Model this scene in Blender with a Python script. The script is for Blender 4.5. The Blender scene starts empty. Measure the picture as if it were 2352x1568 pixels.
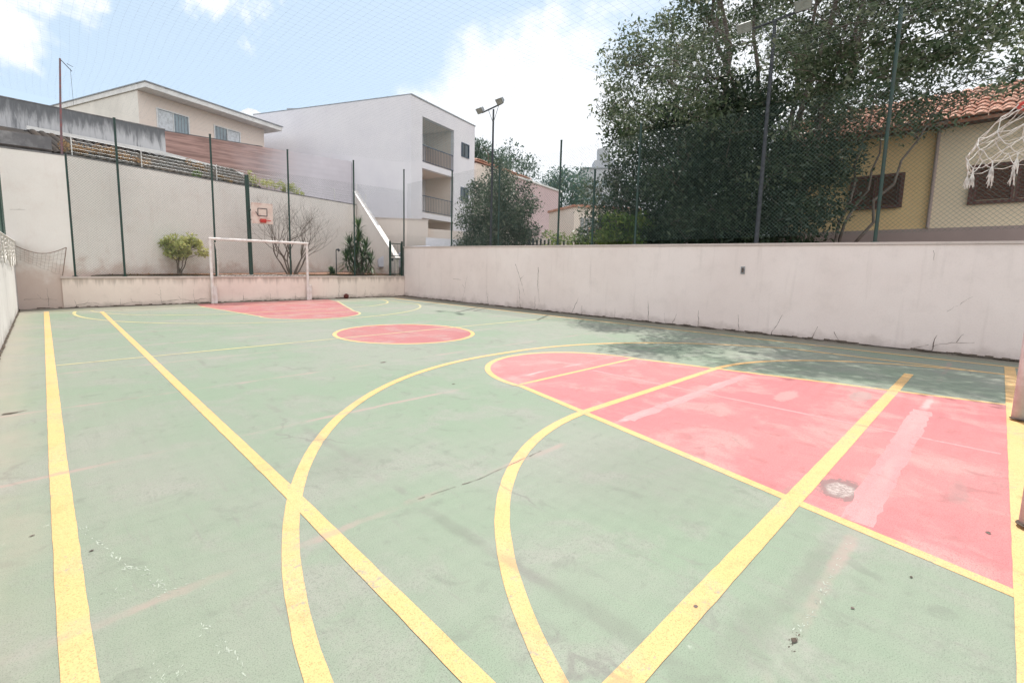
import bpy, bmesh, math, random
import numpy as np
from mathutils import Vector, Matrix
sc = bpy.context.scene
C = sc.collection
rad = math.radians
# ------------------------------------------------------------------ camera
PITCH, ROLL, YAW, EYE = .1178, .0167, .7366, 1.5
cd = bpy.data.cameras.new('camera'); cam = bpy.data.objects.new('camera', cd); C.objects.link(cam); sc.camera = cam
cd.sensor_width = 36; cd.lens = 36*1088/2352; cd.shift_x = 88/2352; cd.shift_y = -44/2352
cd.clip_start = .02; cd.clip_end = 2000
cp, sp = math.cos(PITCH), math.sin(PITCH)
fw = Vector((math.sin(YAW)*cp, math.cos(YAW)*cp, -sp)); r0 = Vector((math.cos(YAW), -math.sin(YAW), 0)); u0 = r0.cross(fw)
rr = r0*math.cos(ROLL)+u0*math.sin(ROLL); uu = -r0*math.sin(ROLL)+u0*math.cos(ROLL)
cam.matrix_world = Matrix(((rr.x, uu.x, -fw.x, 0), (rr.y, uu.y, -fw.y, 0), (rr.z, uu.z, -fw.z, EYE), (0, 0, 0, 1)))
# ------------------------------------------------------------------ light
SUN_EL, SUN_AZ = 64, 62          # azimuth clockwise from +Y
sd = Vector((math.sin(rad(SUN_AZ))*math.cos(rad(SUN_EL)), math.cos(rad(SUN_AZ))*math.cos(rad(SUN_EL)), math.sin(rad(SUN_EL))))
sl = bpy.data.lights.new('sun', 'SUN'); sl.energy = 3.95; sl.angle = rad(.55); sl.color = (1, .96, .89)
so = bpy.data.objects.new('sun', sl); C.objects.link(so); so.rotation_euler = (-sd).to_track_quat('-Z', 'Y').to_euler(); so.location = (30, 20, 40)
w = bpy.data.worlds.new("World"); sc.world = w; w.use_nodes = True
nt = w.node_tree; nt.nodes.clear()
def N(t, typ, **k):
    n = t.nodes.new(typ)
    for a, b in k.items(): setattr(n, a, b)
    return n
def lk(t, a, b): t.links.new(a, b)
def mth(t, op, a, b=None, c=None, clamp=False):
    n = N(t, 'ShaderNodeMath', operation=op, use_clamp=clamp)
    for i, v in enumerate((a, b, c)):
        if v is None: continue
        if isinstance(v, (int, float)): n.inputs[i].default_value = v
        else: lk(t, v, n.inputs[i])
    return n.outputs[0]
def mixc(t, f, a, b, mode='MIX'):
    n = N(t, 'ShaderNodeMix', data_type='RGBA', blend_type=mode)
    for i, v in ((0, f), (6, a), (7, b)):
        if isinstance(v, (int, float)): n.inputs[i].default_value = v
        elif isinstance(v, tuple): n.inputs[i].default_value = (*v[:3], 1)
        else: lk(t, v, n.inputs[i])
    return n.outputs[2]
def ramp(t, v, lo, hi):
    n = N(t, 'ShaderNodeMapRange', interpolation_type='SMOOTHSTEP')
    lk(t, v, n.inputs[0]); n.inputs[1].default_value = lo; n.inputs[2].default_value = hi
    return n.outputs[0]
def noise(t, vec, scale, detail=4, rough=.55, dist=0):
    n = N(t, 'ShaderNodeTexNoise'); n.inputs['Scale'].default_value = scale; n.inputs['Detail'].default_value = detail
    n.inputs['Roughness'].default_value = rough; n.inputs['Distortion'].default_value = dist
    if vec is not None: lk(t, vec, n.inputs['Vector'])
    return n.outputs[0]
sky = N(nt, 'ShaderNodeTexSky', sky_type='NISHITA', sun_disc=False, sun_elevation=rad(SUN_EL), sun_rotation=rad(SUN_AZ), altitude=700, air_density=1.0, dust_density=1.5, ozone_density=1.0)
geo = N(nt, 'ShaderNodeTexCoord'); gv = geo.outputs['Generated']
cl1 = noise(nt, gv, 2.4, 9, .58, .35); cl2 = noise(nt, gv, 9, 6, .6)
def blob(dirv, lo, hi):
    n = N(nt, 'ShaderNodeVectorMath', operation='DOT_PRODUCT'); lk(nt, gv, n.inputs[0]); n.inputs[1].default_value = Vector(dirv).normalized()
    v = mth(nt, 'ADD', n.outputs['Value'], mth(nt, 'MULTIPLY', mth(nt, 'SUBTRACT', cl1, .5), .16))
    v = mth(nt, 'ADD', v, mth(nt, 'MULTIPLY', mth(nt, 'SUBTRACT', cl2, .5), .03))
    return ramp(nt, v, lo, hi)
bl = [((.80, .72, .25), .955, .980), ((.64, .76, .16), .975, .990), ((.22, .90, .60), .984, .996), ((-.06, 1.0, .43), .984, .995), ((-.08, 1, .31), .984, .995), ((.33,.84,.62),.992,.999), ((1.0, .35, .25), .95, .985), ((1, -.2, .5), .92, .975)]
m = None
for b in bl:
    v = blob(*b); m = v if m is None else mth(nt, 'MAXIMUM', m, v)
bg = N(nt, 'ShaderNodeBackground'); out = N(nt, 'ShaderNodeOutputWorld')
hz = mixc(nt, .72, sky.outputs[0], (3.6, 4.35, 4.95))
colr = mixc(nt, mth(nt, 'MULTIPLY', m, .92), hz, (5.6, 5.7, 5.9))
m2 = None                                   # unseen bright cloud banks added behind and left of camera to fill shaded walls
for b in [((-.2, -1, .45), .70, .90), ((-1, .1, .6), .86, .95), ((.5, -.9, .8), .9, .97)]:
    v = blob(*b); m2 = v if m2 is None else mth(nt, 'MAXIMUM', m2, v)
colr = mixc(nt, m2, colr, (9.4, 9.3, 9.2))
lk(nt, colr, bg.inputs[0]); bg.inputs[1].default_value = .14
lk(nt, bg.outputs[0], out.inputs[0])
sc.view_settings.view_transform = 'Standard'; sc.view_settings.look = 'None'; sc.view_settings.gamma = 1
sc.view_settings.exposure = .57
sc.render.engine = 'CYCLES'
sc.cycles.max_bounces = 6; sc.cycles.transparent_max_bounces = 8

# ------------------------------------------------------------------ helpers
def tag(o, label=None, cat=None, group=None, kind=None):
    if label: o['label'] = label
    if cat: o['category'] = cat
    if group: o['group'] = group
    if kind: o['kind'] = kind
    return o
def thing(name, label, cat, loc=(0, 0, 0), group=None, rz=0):
    o = bpy.data.objects.new(name, None); C.objects.link(o); o.location = loc; o.rotation_euler.z = rz
    o.empty_display_size = .2
    return tag(o, label, cat, group)
class MB:
    def __init__(s): s.v = []; s.f = []; s.m = []
    def add(s, vs, fs, mi=0):
        k = len(s.v); s.v += [tuple(v) for v in vs]; s.f += [tuple(i+k for i in f) for f in fs]; s.m += [mi]*len(fs); return s
    def box(s, x0, x1, y0, y1, z0, z1, mi=0):
        v = [(x, y, z) for z in (z0, z1) for y in (y0, y1) for x in (x0, x1)]
        return s.add(v, [(0, 2, 3, 1), (4, 5, 7, 6), (0, 1, 5, 4), (2, 6, 7, 3), (0, 4, 6, 2), (1, 3, 7, 5)], mi)
    def tube(s, pts, r, n=8, mi=0, cap=True):
        pts = [Vector(p) for p in pts]; rs = r if isinstance(r, (list, tuple)) else [r]*len(pts); k = len(s.v)
        prev = None
        for i, p in enumerate(pts):
            d = (pts[min(i+1, len(pts)-1)]-pts[max(i-1, 0)])
            d = d.normalized() if d.length > 1e-9 else Vector((0, 0, 1))
            if prev is None:
                a = Vector((0, 0, 1)) if abs(d.z) < .9 else Vector((1, 0, 0)); e1 = d.cross(a).normalized()
            else: e1 = (prev-d*prev.dot(d)).normalized()
            prev = e1; e2 = d.cross(e1)
            for j in range(n):
                t = 2*math.pi*j/n; s.v.append(tuple(p+(e1*math.cos(t)+e2*math.sin(t))*rs[i]))
        for i in range(len(pts)-1):
            for j in range(n):
                a = k+i*n+j; b = k+i*n+(j+1) % n; s.f.append((a, b, b+n, a+n)); s.m.append(mi)
        if cap:
            s.f.append(tuple(range(k+n-1, k-1, -1))); s.m.append(mi)
            q = k+(len(pts)-1)*n; s.f.append(tuple(range(q, q+n))); s.m.append(mi)
        return s
    def prism(s, poly, axis, a, b, mi=0):   # poly in 2 coordinates, extruded along an axis
        def P(u, v, t): return {'x': (t, u, v), 'y': (u, t, v), 'z': (u, v, t)}[axis]
        n = len(poly); vs = [P(u, v, a) for u, v in poly]+[P(u, v, b) for u, v in poly]
        return s.add(vs, [tuple(range(n-1, -1, -1)), tuple(range(n, 2*n))]+[(i, (i+1) % n, (i+1) % n+n, i+n) for i in range(n)], mi)
    def wall(s, p0, p1, z0a, z1a, th, z0b=None, z1b=None, mi=0):  # vertical slab on plan line, thickness to the left of p0->p1
        z0b = z0a if z0b is None else z0b; z1b = z1a if z1b is None else z1b
        d = Vector((p1[0]-p0[0], p1[1]-p0[1])); d.normalize(); n = Vector((-d.y, d.x))*th
        v = [(p0[0], p0[1], z0a), (p1[0], p1[1], z0b), (p1[0]+n.x, p1[1]+n.y, z0b), (p0[0]+n.x, p0[1]+n.y, z0a),
             (p0[0], p0[1], z1a), (p1[0], p1[1], z1b), (p1[0]+n.x, p1[1]+n.y, z1b), (p0[0]+n.x, p0[1]+n.y, z1a)]
        return s.add(v, [(0, 3, 2, 1), (4, 5, 6, 7), (0, 1, 5, 4), (1, 2, 6, 5), (2, 3, 7, 6), (3, 0, 4, 7)], mi)
    def build(s, name, mats, parent=None, bevel=0, smooth=False):
        me = bpy.data.meshes.new(name); me.from_pydata(s.v, [], s.f)
        mats = mats if isinstance(mats, (list, tuple)) else [mats]
        for m_ in mats: me.materials.append(m_)
        if len(mats) > 1: me.polygons.foreach_set('material_index', s.m)
        bm = bmesh.new(); bm.from_mesh(me); bmesh.ops.recalc_face_normals(bm, faces=bm.faces)
        bm.to_mesh(me); bm.free()
        if smooth: me.polygons.foreach_set('use_smooth', [True]*len(me.polygons))
        o = bpy.data.objects.new(name, me); C.objects.link(o)
        if bevel:
            b = o.modifiers.new('bevel', 'BEVEL'); b.width = bevel; b.segments = 2; b.limit_method = 'ANGLE'
        if parent: o.parent = parent
        return o
def on_plane(P0, P1):                       # local frame on a vertical facade: s along, z up, o outward (towards the camera side)
    d = Vector((P1[0]-P0[0], P1[1]-P0[1], 0)).normalized(); n = Vector((d.y, -d.x, 0))
    if n.dot(Vector((-P0[0], -P0[1], 0))) < 0: n = -n
    def f(s_, z, o=0): return tuple(Vector((P0[0], P0[1], 0))+d*s_+n*o+Vector((0, 0, z)))
    return f
def pbox(mb, f, s0, s1, z0, z1, o0, o1, mi=0):
    v = [f(s, z, o) for z in (z0, z1) for o in (o0, o1) for s in (s0, s1)]
    return mb.add(v, [(0, 2, 3, 1), (4, 5, 7, 6), (0, 1, 5, 4), (2, 6, 7, 3), (0, 4, 6, 2), (1, 3, 7, 5)], mi)
# ------------------------------------------------------------------ materials
def newmat(name, rough=.8, spec=.3):
    m_ = bpy.data.materials.new(name); m_.use_nodes = True; t = m_.node_tree
    b = t.nodes['Principled BSDF']; b.inputs['Roughness'].default_value = rough; b.inputs['Specular IOR Level'].default_value = spec
    return m_, t, b
def pos(t): return N(t, 'ShaderNodeNewGeometry').outputs['Position']
def scaled(t, v, s):
    n = N(t, 'ShaderNodeVectorMath', operation='MULTIPLY'); lk(t, v, n.inputs[0]); n.inputs[1].default_value = s; return n.outputs[0]
def bump(t, b, h, strength=.2, dist=.01):
    n = N(t, 'ShaderNodeBump'); n.inputs['Strength'].default_value = strength; n.inputs['Distance'].default_value = dist
    lk(t, h, n.inputs['Height']); lk(t, n.outputs[0], b.inputs['Normal'])
def plain(name, c, rough=.7, var=.12, scale=6, metal=0, spec=.3, c2=None, bmp=.15):
    m_, t, b = newmat(name, rough, spec); p = pos(t)
    f = noise(t, p, scale, 6, .6); f2 = noise(t, p, scale*9, 3, .6)
    lo = c2 or tuple(x*(1-3*var) for x in c)
    col = mixc(t, ramp(t, f, .38, .72), c, lo); col = mixc(t, mth(t, 'MULTIPLY', ramp(t, f2, .4, .8), var), col, tuple(x*.5 for x in c))
    lk(t, col, b.inputs['Base Color']); b.inputs['Metallic'].default_value = metal
    if bmp: bump(t, b, f2, bmp, .005)
    return m_
def plaster(name, c, dirt=(.16, .13, .11), floor_z=0, amount=1.0, tint=None, streak=.5, base_h=.35, top_z=None, blotch=.35):
    """painted render: blotches, run-off streaks, grime growing up from floor_z and down from top_z"""
    m_, t, b = newmat(name, .85, .2); p = pos(t)
    big = noise(t, p, .45, 5, .6); mid = noise(t, p, 2.2, 7, .62); fine = noise(t, p, 40, 4, .6)
    st = noise(t, scaled(t, p, (5, 5, .35)), 1.2, 5, .6)
    tint = tint or tuple(x*.86 for x in c)
    col = mixc(t, ramp(t, big, .35, .68), c, tint)
    col = mixc(t, mth(t, 'MULTIPLY', ramp(t, mid, .48, .8), blotch*amount), col, tuple((x+y)/2 for x, y in zip(c, dirt)))
    col = mixc(t, mth(t, 'MULTIPLY', ramp(t, st, .55, .85), streak*amount*.6), col, dirt)
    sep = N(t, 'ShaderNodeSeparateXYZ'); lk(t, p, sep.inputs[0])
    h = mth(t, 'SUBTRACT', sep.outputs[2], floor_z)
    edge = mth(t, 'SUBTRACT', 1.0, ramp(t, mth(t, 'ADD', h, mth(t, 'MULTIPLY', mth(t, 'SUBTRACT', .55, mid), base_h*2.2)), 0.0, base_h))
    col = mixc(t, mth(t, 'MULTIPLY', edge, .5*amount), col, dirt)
    if top_z is not None:
        h2 = mth(t, 'SUBTRACT', top_z, sep.outputs[2])
        e2 = mth(t, 'SUBTRACT', 1.0, ramp(t, mth(t, 'ADD', h2, mth(t, 'MULTIPLY', mth(t, 'SUBTRACT', .5, st), .9)), 0.0, .3))
        col = mixc(t, mth(t, 'MULTIPLY', e2, .6*amount), col, dirt)
    col = mixc(t, mth(t, 'MULTIPLY', ramp(t, fine, .45, .8), .10), col, dirt)
    lk(t, col, b.inputs['Base Color']); bump(t, b, mth(t, 'ADD', mid, mth(t, 'MULTIPLY', fine, .4)), .25, .012)
    return m_
def court_mat(name, c1, c2, joint, wear=.5, speck=.3, jointamt=.6, under=(.30, .29, .27), extra=None):
    m_, t, b = newmat(name, .62, .3); p = pos(t)
    sep = N(t, 'ShaderNodeSeparateXYZ'); lk(t, p, sep.inputs[0]); X, Y = sep.outputs[0], sep.outputs[1]
    big = noise(t, p, .33, 5, .6, .3); mid = noise(t, p, 1.6, 8, .62, .4); fine = noise(t, p, 55, 3, .7); med = noise(t, p, 9, 6, .65)
    brush = noise(t, scaled(t, p, (1.5, 14, 1)), 1.4, 6, .65, .6)
    col = mixc(t, ramp(t, big, .36, .64), c1, c2)
    col = mixc(t, mth(t, 'MULTIPLY', ramp(t, mid, .48, .66), wear*.95), col, under)
    grit = N(t, 'ShaderNodeTexNoise'); grit.inputs['Scale'].default_value = 190; grit.inputs['Detail'].default_value = 2; lk(t, p, grit.inputs['Vector'])
    col = mixc(t, ramp(t, grit.outputs[0], .50, .74), col, tuple(x*.60 for x in c1)); col = mixc(t, mth(t, 'MULTIPLY', ramp(t, grit.outputs[0], .46, .30), .5), col, tuple(min(1, x*1.25) for x in c1))
    blot = noise(t, p, 4.2, 7, .68, .8)
    col = mixc(t, mth(t, 'MULTIPLY', ramp(t, blot, .54, .68), wear*.62), col, tuple(x*.58 for x in c2))
    scuf = noise(t, scaled(t, p, (22, 2.2, 1)), 1.0, 5, .7, .8)
    col = mixc(t, mth(t, 'MULTIPLY', ramp(t, scuf, .56, .70), wear*.6), col, tuple(x*.70 for x in under))
    col = mixc(t, mth(t, 'MULTIPLY', ramp(t, brush, .55, .8), wear*.35), col, tuple(x*.72 for x in c1))
    col = mixc(t, mth(t, 'MULTIPLY', ramp(t, brush, .5, .25), wear*.25), col, tuple(min(1, x*1.22) for x in c1))
    sm = mth(t, 'MULTIPLY', ramp(t, mid, .44, .62), ramp(t, fine, .5, .72))
    col = mixc(t, mth(t, 'MULTIPLY', sm, speck), col, tuple(x*.55 for x in c2))
    sm2 = mth(t, 'MULTIPLY', ramp(t, mid, .52, .40), ramp(t, med, .66, .78))
    col = mixc(t, mth(t, 'MULTIPLY', sm2, speck*.9), col, (.55, .56, .50))
    # slab joints: straight casting lines worn through the paint
    wob = mth(t, 'MULTIPLY', mth(t, 'SUBTRACT', med, .5), .06)
    wob2 = mth(t, 'MULTIPLY', mth(t, 'SUBTRACT', mid, .5), .10)
    def joint_m(v, off, per, wid, lo, hi, patch):
        a = mth(t, 'ADD', mth(t, 'ADD', v, wob), wob2)
        a = mth(t, 'SUBTRACT', mth(t, 'MODULO', mth(t, 'ADD', a, per*20.5-off), per), per/2)
        a = mth(t, 'ABSOLUTE', a)
        return mth(t, 'MULTIPLY', mth(t, 'SUBTRACT', 1.0, ramp(t, a, wid*.25, wid)), ramp(t, patch, lo, hi))
    pa = noise(t, p, 1.1, 4, .6)
    jm = joint_m(Y, .43, 1.94, .045, .42, .62, pa)
    jx = joint_m(X, 1.68, 4.22, .05, .45, .66, pa)
    halo = joint_m(Y, .43, 1.94, .16, .40, .75, mid)
    col = mixc(t, mth(t, 'MULTIPLY', halo, jointamt*.45), col, under)
    col = mixc(t, mth(t, 'MULTIPLY', jx, jointamt*.7), col, tuple(x*.6 for x in under))
    col = mixc(t, mth(t, 'MULTIPLY', jm, jointamt), col, joint)
    # thin wandering cracks
    cv = N(t, 'ShaderNodeTexVoronoi', feature='DISTANCE_TO_EDGE'); cv.inputs['Scale'].default_value = .42
    dn = N(t, 'ShaderNodeVectorMath', operation='ADD'); lk(t, p, dn.inputs[0])
    nn = N(t, 'ShaderNodeTexNoise'); nn.inputs['Scale'].default_value = 3; nn.inputs['Detail'].default_value = 8; lk(t, p, nn.inputs['Vector'])
    sv = N(t, 'ShaderNodeVectorMath', operation='SCALE'); lk(t, nn.outputs['Color'], sv.inputs[0]); sv.inputs['Scale'].default_value = .5
    lk(t, sv.outputs[0], dn.inputs[1]); lk(t, dn.outputs[0], cv.inputs['Vector'])
    ck = mth(t, 'MULTIPLY', mth(t, 'SUBTRACT', 1.0, ramp(t, cv.outputs['Distance'], .0, .010)), ramp(t, noise(t, p, .8, 3), .52, .62))
    col = mixc(t, mth(t, 'MULTIPLY', ck, jointamt*.7), col, tuple(x*.55 for x in under))
    if extra: col = extra(t, p, X, Y, col, mid, fine, med)
    lk(t, col, b.inputs['Base Color'])
    bump(t, b, mth(t, 'SUBTRACT', mth(t, 'ADD', mth(t, 'MULTIPLY', fine, .5), med), mth(t, 'MULTIPLY', jm, .8)), .22, .006)
    return m_
def green_extra(t, p, X, Y, col, mid, fine, med):
    e = ramp(t, mth(t, 'ADD', X, mth(t, 'MULTIPLY', mth(t, 'SUBTRACT', mid, .5), 1.0)), .0, -.65)      # bare pinkish concrete along the left wall
    col = mixc(t, mth(t, 'MULTIPLY', e, .5), col, (.33, .265, .225))
    e = ramp(t, mth(t, 'ADD', X, mth(t, 'MULTIPLY', mth(t, 'SUBTRACT', mid, .5), .8)), 11.5, 12.5)      # darker brown towards the right wall
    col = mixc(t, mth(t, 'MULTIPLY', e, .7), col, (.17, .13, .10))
    for cx, cy, rx_, ry_, am in ((2.1, .55, .35, .10, .30), (2.8, .50, .5, .06, .35), (1.66, 2.0, .06, .35, .40), (1.70, 1.0, .07, .5, .35), (3.2, 1.6, 1.0, .7, .22), (1.6, 3.2, .5, .3, .2)):
        dx = mth(t, 'DIVIDE', mth(t, 'SUBTRACT', X, cx), rx_); dy = mth(t, 'DIVIDE', mth(t, 'SUBTRACT', Y, cy), ry_)
        d = mth(t, 'ADD', mth(t, 'SQRT', mth(t, 'ADD', mth(t, 'MULTIPLY', dx, dx), mth(t, 'MULTIPLY', dy, dy))), mth(t, 'MULTIPLY', mth(t, 'SUBTRACT', med, .5), 1.4))
        col = mixc(t, mth(t, 'MULTIPLY', ramp(t, d, 1.2, .3), am), col, (.135, .14, .115))
    e = ramp(t, mth(t, 'ADD', Y, mth(t, 'MULTIPLY', mth(t, 'SUBTRACT', mid, .5), 2.0)), 16.5, 19.5)
    return mixc(t, mth(t, 'MULTIPLY', e, .45), col, (.34, .28, .23))
def key_extra(t, p, X, Y, col, mid, fine, med):
    a26 = noise(t, p, 30, 7, .75)
    def spot(cx, cy, rx, ry, c, amt):
        nonlocal col
        dx = mth(t, 'DIVIDE', mth(t, 'SUBTRACT', X, cx), rx); dy = mth(t, 'DIVIDE', mth(t, 'SUBTRACT', Y, cy), ry)
        d = mth(t, 'SQRT', mth(t, 'ADD', mth(t, 'MULTIPLY', dx, dx), mth(t, 'MULTIPLY', dy, dy)))
        d = mth(t, 'ADD', d, mth(t, 'MULTIPLY', mth(t, 'SUBTRACT', med, .5), .9)); d = mth(t, 'ADD', d, mth(t, 'MULTIPLY', mth(t, 'SUBTRACT', a26, .5), 1.3))
        f = mth(t, 'MULTIPLY', ramp(t, d, 1.05, .8), amt); col = mixc(t, f, col, c)
    spot(4.03, .59, .22, .15, (.17, .12, .115), .8); spot(4.01, .60, .15, .09, mixc(t, ramp(t, a26, .42, .6), (.22, .17, .16), (.46, .39, .36)), .8)
    spot(3.66, .80, .20, .07, (.24, .17, .15), .5); spot(6.6, 1.6, .35, .10, (.42, .33, .30), .35); spot(7.3, 1.0, .35, .12, (.30, .24, .22), .6)
    spot(4.6, .05, .3, .05, (.30, .18, .17), .45)
    return col
def chips(t, p, X, Y, col, mid, fine, med):
    a = noise(t, p, 26, 6, .72); b = mth(t, 'ADD', a, mth(t, 'MULTIPLY', mth(t, 'SUBTRACT', mid, .5), .5))
    col = mixc(t, mth(t, 'MULTIPLY', ramp(t, b, .60, .67), .8), col, (.26, .26, .20))
    return mixc(t, mth(t, 'MULTIPLY', ramp(t, med, .55, .75), .35), col, (.50, .33, .15))
M = {}
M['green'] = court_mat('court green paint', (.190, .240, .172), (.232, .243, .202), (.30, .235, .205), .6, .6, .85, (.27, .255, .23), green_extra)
M['key'] = court_mat('court red paint', (.455, .138, .146), (.42, .175, .172), (.62, .33, .32), .75, .35, .75, (.42, .27, .25), key_extra)
M['circ'] = court_mat('court faded red paint', (.34, .11, .115), (.36, .145, .14), (.42, .27, .25), .7, .2, .5, (.36, .25, .23))
M['yellow'] = court_mat('court yellow paint', (.61, .362, .145), (.62, .39, .18), (.42, .27, .19), .5, .25, .9, (.46, .37, .22), chips)
M['yellowf'] = court_mat('court thin faded yellow paint', (.50, .43, .20), (.38, .35, .22), (.40, .30, .2), .8, .3, .5, (.33, .31, .23))
M['palepink'] = court_mat('rubbed pale pink paint', (.54, .245, .245), (.51, .20, .205), (.5, .3, .28), .9, .35, .3, (.46, .22, .22))
M['chalk'] = plain('chalk scratch', (.40, .44, .37), .9, .2, 30)
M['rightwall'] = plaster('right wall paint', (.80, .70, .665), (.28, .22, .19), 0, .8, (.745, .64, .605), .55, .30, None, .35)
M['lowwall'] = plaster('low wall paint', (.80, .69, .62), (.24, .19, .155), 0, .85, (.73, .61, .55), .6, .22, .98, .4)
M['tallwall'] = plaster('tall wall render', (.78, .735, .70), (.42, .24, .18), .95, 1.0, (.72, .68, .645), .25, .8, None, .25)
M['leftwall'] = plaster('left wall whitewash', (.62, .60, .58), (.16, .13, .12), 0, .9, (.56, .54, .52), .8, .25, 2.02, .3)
M['crack'] = plain('dark crack', (.15, .115, .10), .95, .2, 20)
M['greenmetal'] = plain('green enamel', (.020, .055, .045), .5, .2, 12, spec=.4, c2=(.03, .04, .035))
M['darkmetal'] = plain('dark weathered steel', (.05, .055, .065), .55, .2, 12)
M['grey_metal'] = plain('galvanised steel', (.30, .31, .32), .45, .15, 10, metal=.5)
M['mesh'] = plain('pvc coated wire', (.10, .15, .13), .6, .1, 3, bmp=0)
M['cord'] = plain('nylon net cord', (.33, .37, .37), .8, .1, 3, bmp=0)
M['white'] = plain('white enamel', (.74, .70, .68), .5, .08, 5, c2=(.60, .52, .48))
M['postwhite'] = plain('chipped goal paint', (.72, .68, .66), .55, .12, 7, c2=(.58, .50, .47))
M['rope'] = plain('aged net rope', (.62, .50, .42), .9, .15, 20)
M['ropewhite'] = plain('white net rope', (.72, .68, .64), .9, .15, 20)
M['ropedark'] = plain('brown rope', (.30, .22, .18), .9, .15, 20)
M['red'] = plain('red enamel', (.55, .06, .05), .5, .15, 12)
M['soil'] = plain('red clay soil', (.26, .13, .085), .95, .25, 4, c2=(.12, .08, .06))
M['earth'] = plain('packed earth', (.16, .13, .10), .95, .2, .4, c2=(.10, .11, .06))
M['litter_shade'] = plain('leaf litter', (.10, .075, .055), .95, .3, 18, c2=(.05, .04, .035))
M['asphalt'] = plain('pale worn concrete', (.33, .32, .31), .9, .1, 2)
# ------------------------------------------------------------------ ground and court
def rect(mb, x0, x1, y0, y1, z): return mb.add([(x0, y0, z), (x1, y0, z), (x1, y1, z), (x0, y1, z)], [(0, 1, 2, 3)])
g = MB(); R = 900; ix0, ix1, iy0, iy1 = -.80, 13.05, -7.0, 19.45; z = 1.0
for a in ((-R, R, iy1, R), (-R, R, -R, iy0), (-R, ix0, iy0, iy1), (ix1, R, iy0, iy1)): rect(g, *a, z)
g.add([(ix0, iy0, 0), (ix1, iy0, 0), (ix1, iy1, 0), (ix0, iy1, 0), (ix0, iy0, 1), (ix1, iy0, 1), (ix1, iy1, 1), (ix0, iy1, 1)], [(0, 1, 5, 4), (1, 2, 6, 5), (2, 3, 7, 6), (3, 0, 4, 7)])
tag(g.build('ground', M['earth']), kind='structure')
g = MB(); rect(g, ix0+.002, ix1-.002, iy0+.002, iy1-.002, 0.0); tag(g.build('court_floor', M['green']), kind='structure')
zl = [.0012]
def sheet(name, polys, mat):
    """a flat painted marking; each gets its own small height so nothing is coplanar"""
    zl[0] += .00010; mb = MB()
    for poly in polys: mb.add([(x, y, zl[0]) for x, y in poly], [tuple(range(len(poly)))])
    return tag(mb.build(name, mat), kind='structure')
rng = random.Random(3)
def strip(pts, wd, closed=False, jag=.0018):
    out_ = []; n = len(pts); L = []; Rr = []
    for i in range(n):
        a = pts[(i-1) % n] if closed or i > 0 else pts[i]; b = pts[(i+1) % n] if closed or i < n-1 else pts[i]
        dx, dy = b[0]-a[0], b[1]-a[1]; l = math.hypot(dx, dy) or 1; nx, ny = -dy/l, dx/l
        j1, j2 = rng.uniform(-jag, jag), rng.uniform(-jag, jag)
        L.append((pts[i][0]+nx*(wd/2+j1), pts[i][1]+ny*(wd/2+j1))); Rr.append((pts[i][0]-nx*(wd/2+j2), pts[i][1]-ny*(wd/2+j2)))
    for i in range(n if closed else n-1): k = (i+1) % n; out_.append([Rr[i], Rr[k], L[k], L[i]])
    return out_
def line(a, b, n=None):
    d = math.hypot(b[0]-a[0], b[1]-a[1]); n = n or max(2, int(d/.10))
    return [(a[0]+(b[0]-a[0])*i/n, a[1]+(b[1]-a[1])*i/n) for i in range(n+1)]
def arc(cx, cy, r, a0, a1, n=60): return [(cx+r*math.cos(rad(a0+(a1-a0)*i/n)), cy+r*math.sin(rad(a0+(a1-a0)*i/n))) for i in range(n+1)]
NB, FB, CXk, MID = -.23, 18.25, 5.86, 8.87
def flip(p): return [(x, 2*MID+.02-y) for x, y in p]
rk = 1.45
keypoly = [(3.30, NB)]+line((3.32, NB+.1), (4.42, 3.95), 12)+arc(CXk, 3.95, rk, 180, 0, 40)+line((7.31, 3.9), (8.22, NB), 12)
def skew(p): return [(x+.62*max(0, (y-13.6)/5), y) for x, y in p]
farkey = skew([(3.30, 19.0)]+flip(keypoly[1:-1])+[(8.22, 19.0)])
sheet('red_key', [keypoly], M['key'])
sheet('red_key', [list(reversed(farkey))], M['circ'])
sheet('red_centre_circle', [arc(5.90, 8.78, 1.47, 0, 359, 72)[:-1]], M['circ'])
sheet('rubbed_stripe', strip(line((3.55, .44), (7.1, .43)), .16, jag=.012), M['palepink'])
sheet('rubbed_stripe', strip(line((4.25, 2.36), (7.45, 2.31)), .13, jag=.012), M['palepink'])
sheet('rubbed_stripe', strip(line((5.90, -.15), (5.93, 3.9)), .05, jag=.006), M['palepink'])
kl = line((3.31, NB), (4.41, 3.95))+arc(CXk, 3.95, rk+.02, 178, 2, 60)+line((7.31, 3.95), (8.24, NB))
sheet('key_line', strip(kl, .085), M['yellow'])
sheet('key_line', strip(skew(flip(kl)), .07), M['yellowf'])
sheet('centre_circle_line', strip(arc(5.90, 8.78, 1.51, 0, 360, 90)[:-1], .085, True), M['yellow'])
sheet('half_line', strip(line((.05, MID), (11.65, MID)), .06), M['yellowf'])
sheet('free_throw_line', strip(line((4.45, 4.0), (7.3, 4.0)), .06), M['yellow'])
sheet('free_throw_line', strip(flip(line((4.45, 4.0), (7.3, 4.0))), .06), M['yellowf'])
ga = arc(4.22, -.46, 3.25, 176, 91, 60)+line((4.3, 2.79), (7.42, 2.79))+arc(7.5, -.46, 3.25, 89, 4, 60)
sheet('goal_area_line', strip(ga, .09), M['yellow'])
sheet('goal_area_line', strip(flip(ga), .07), M['yellowf'])
tp = arc(5.63, .62, 5.07, 189, 91, 90)+line((5.65, 5.69), (6.07, 5.69))+arc(6.09, .62, 5.07, 89, 24, 60)+line((10.74, 2.5), (10.74, NB))
sheet('three_point_line', strip(tp, .09), M['yellow'])
sheet('three_point_line', strip(flip(tp), .075), M['yellowf'])
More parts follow.
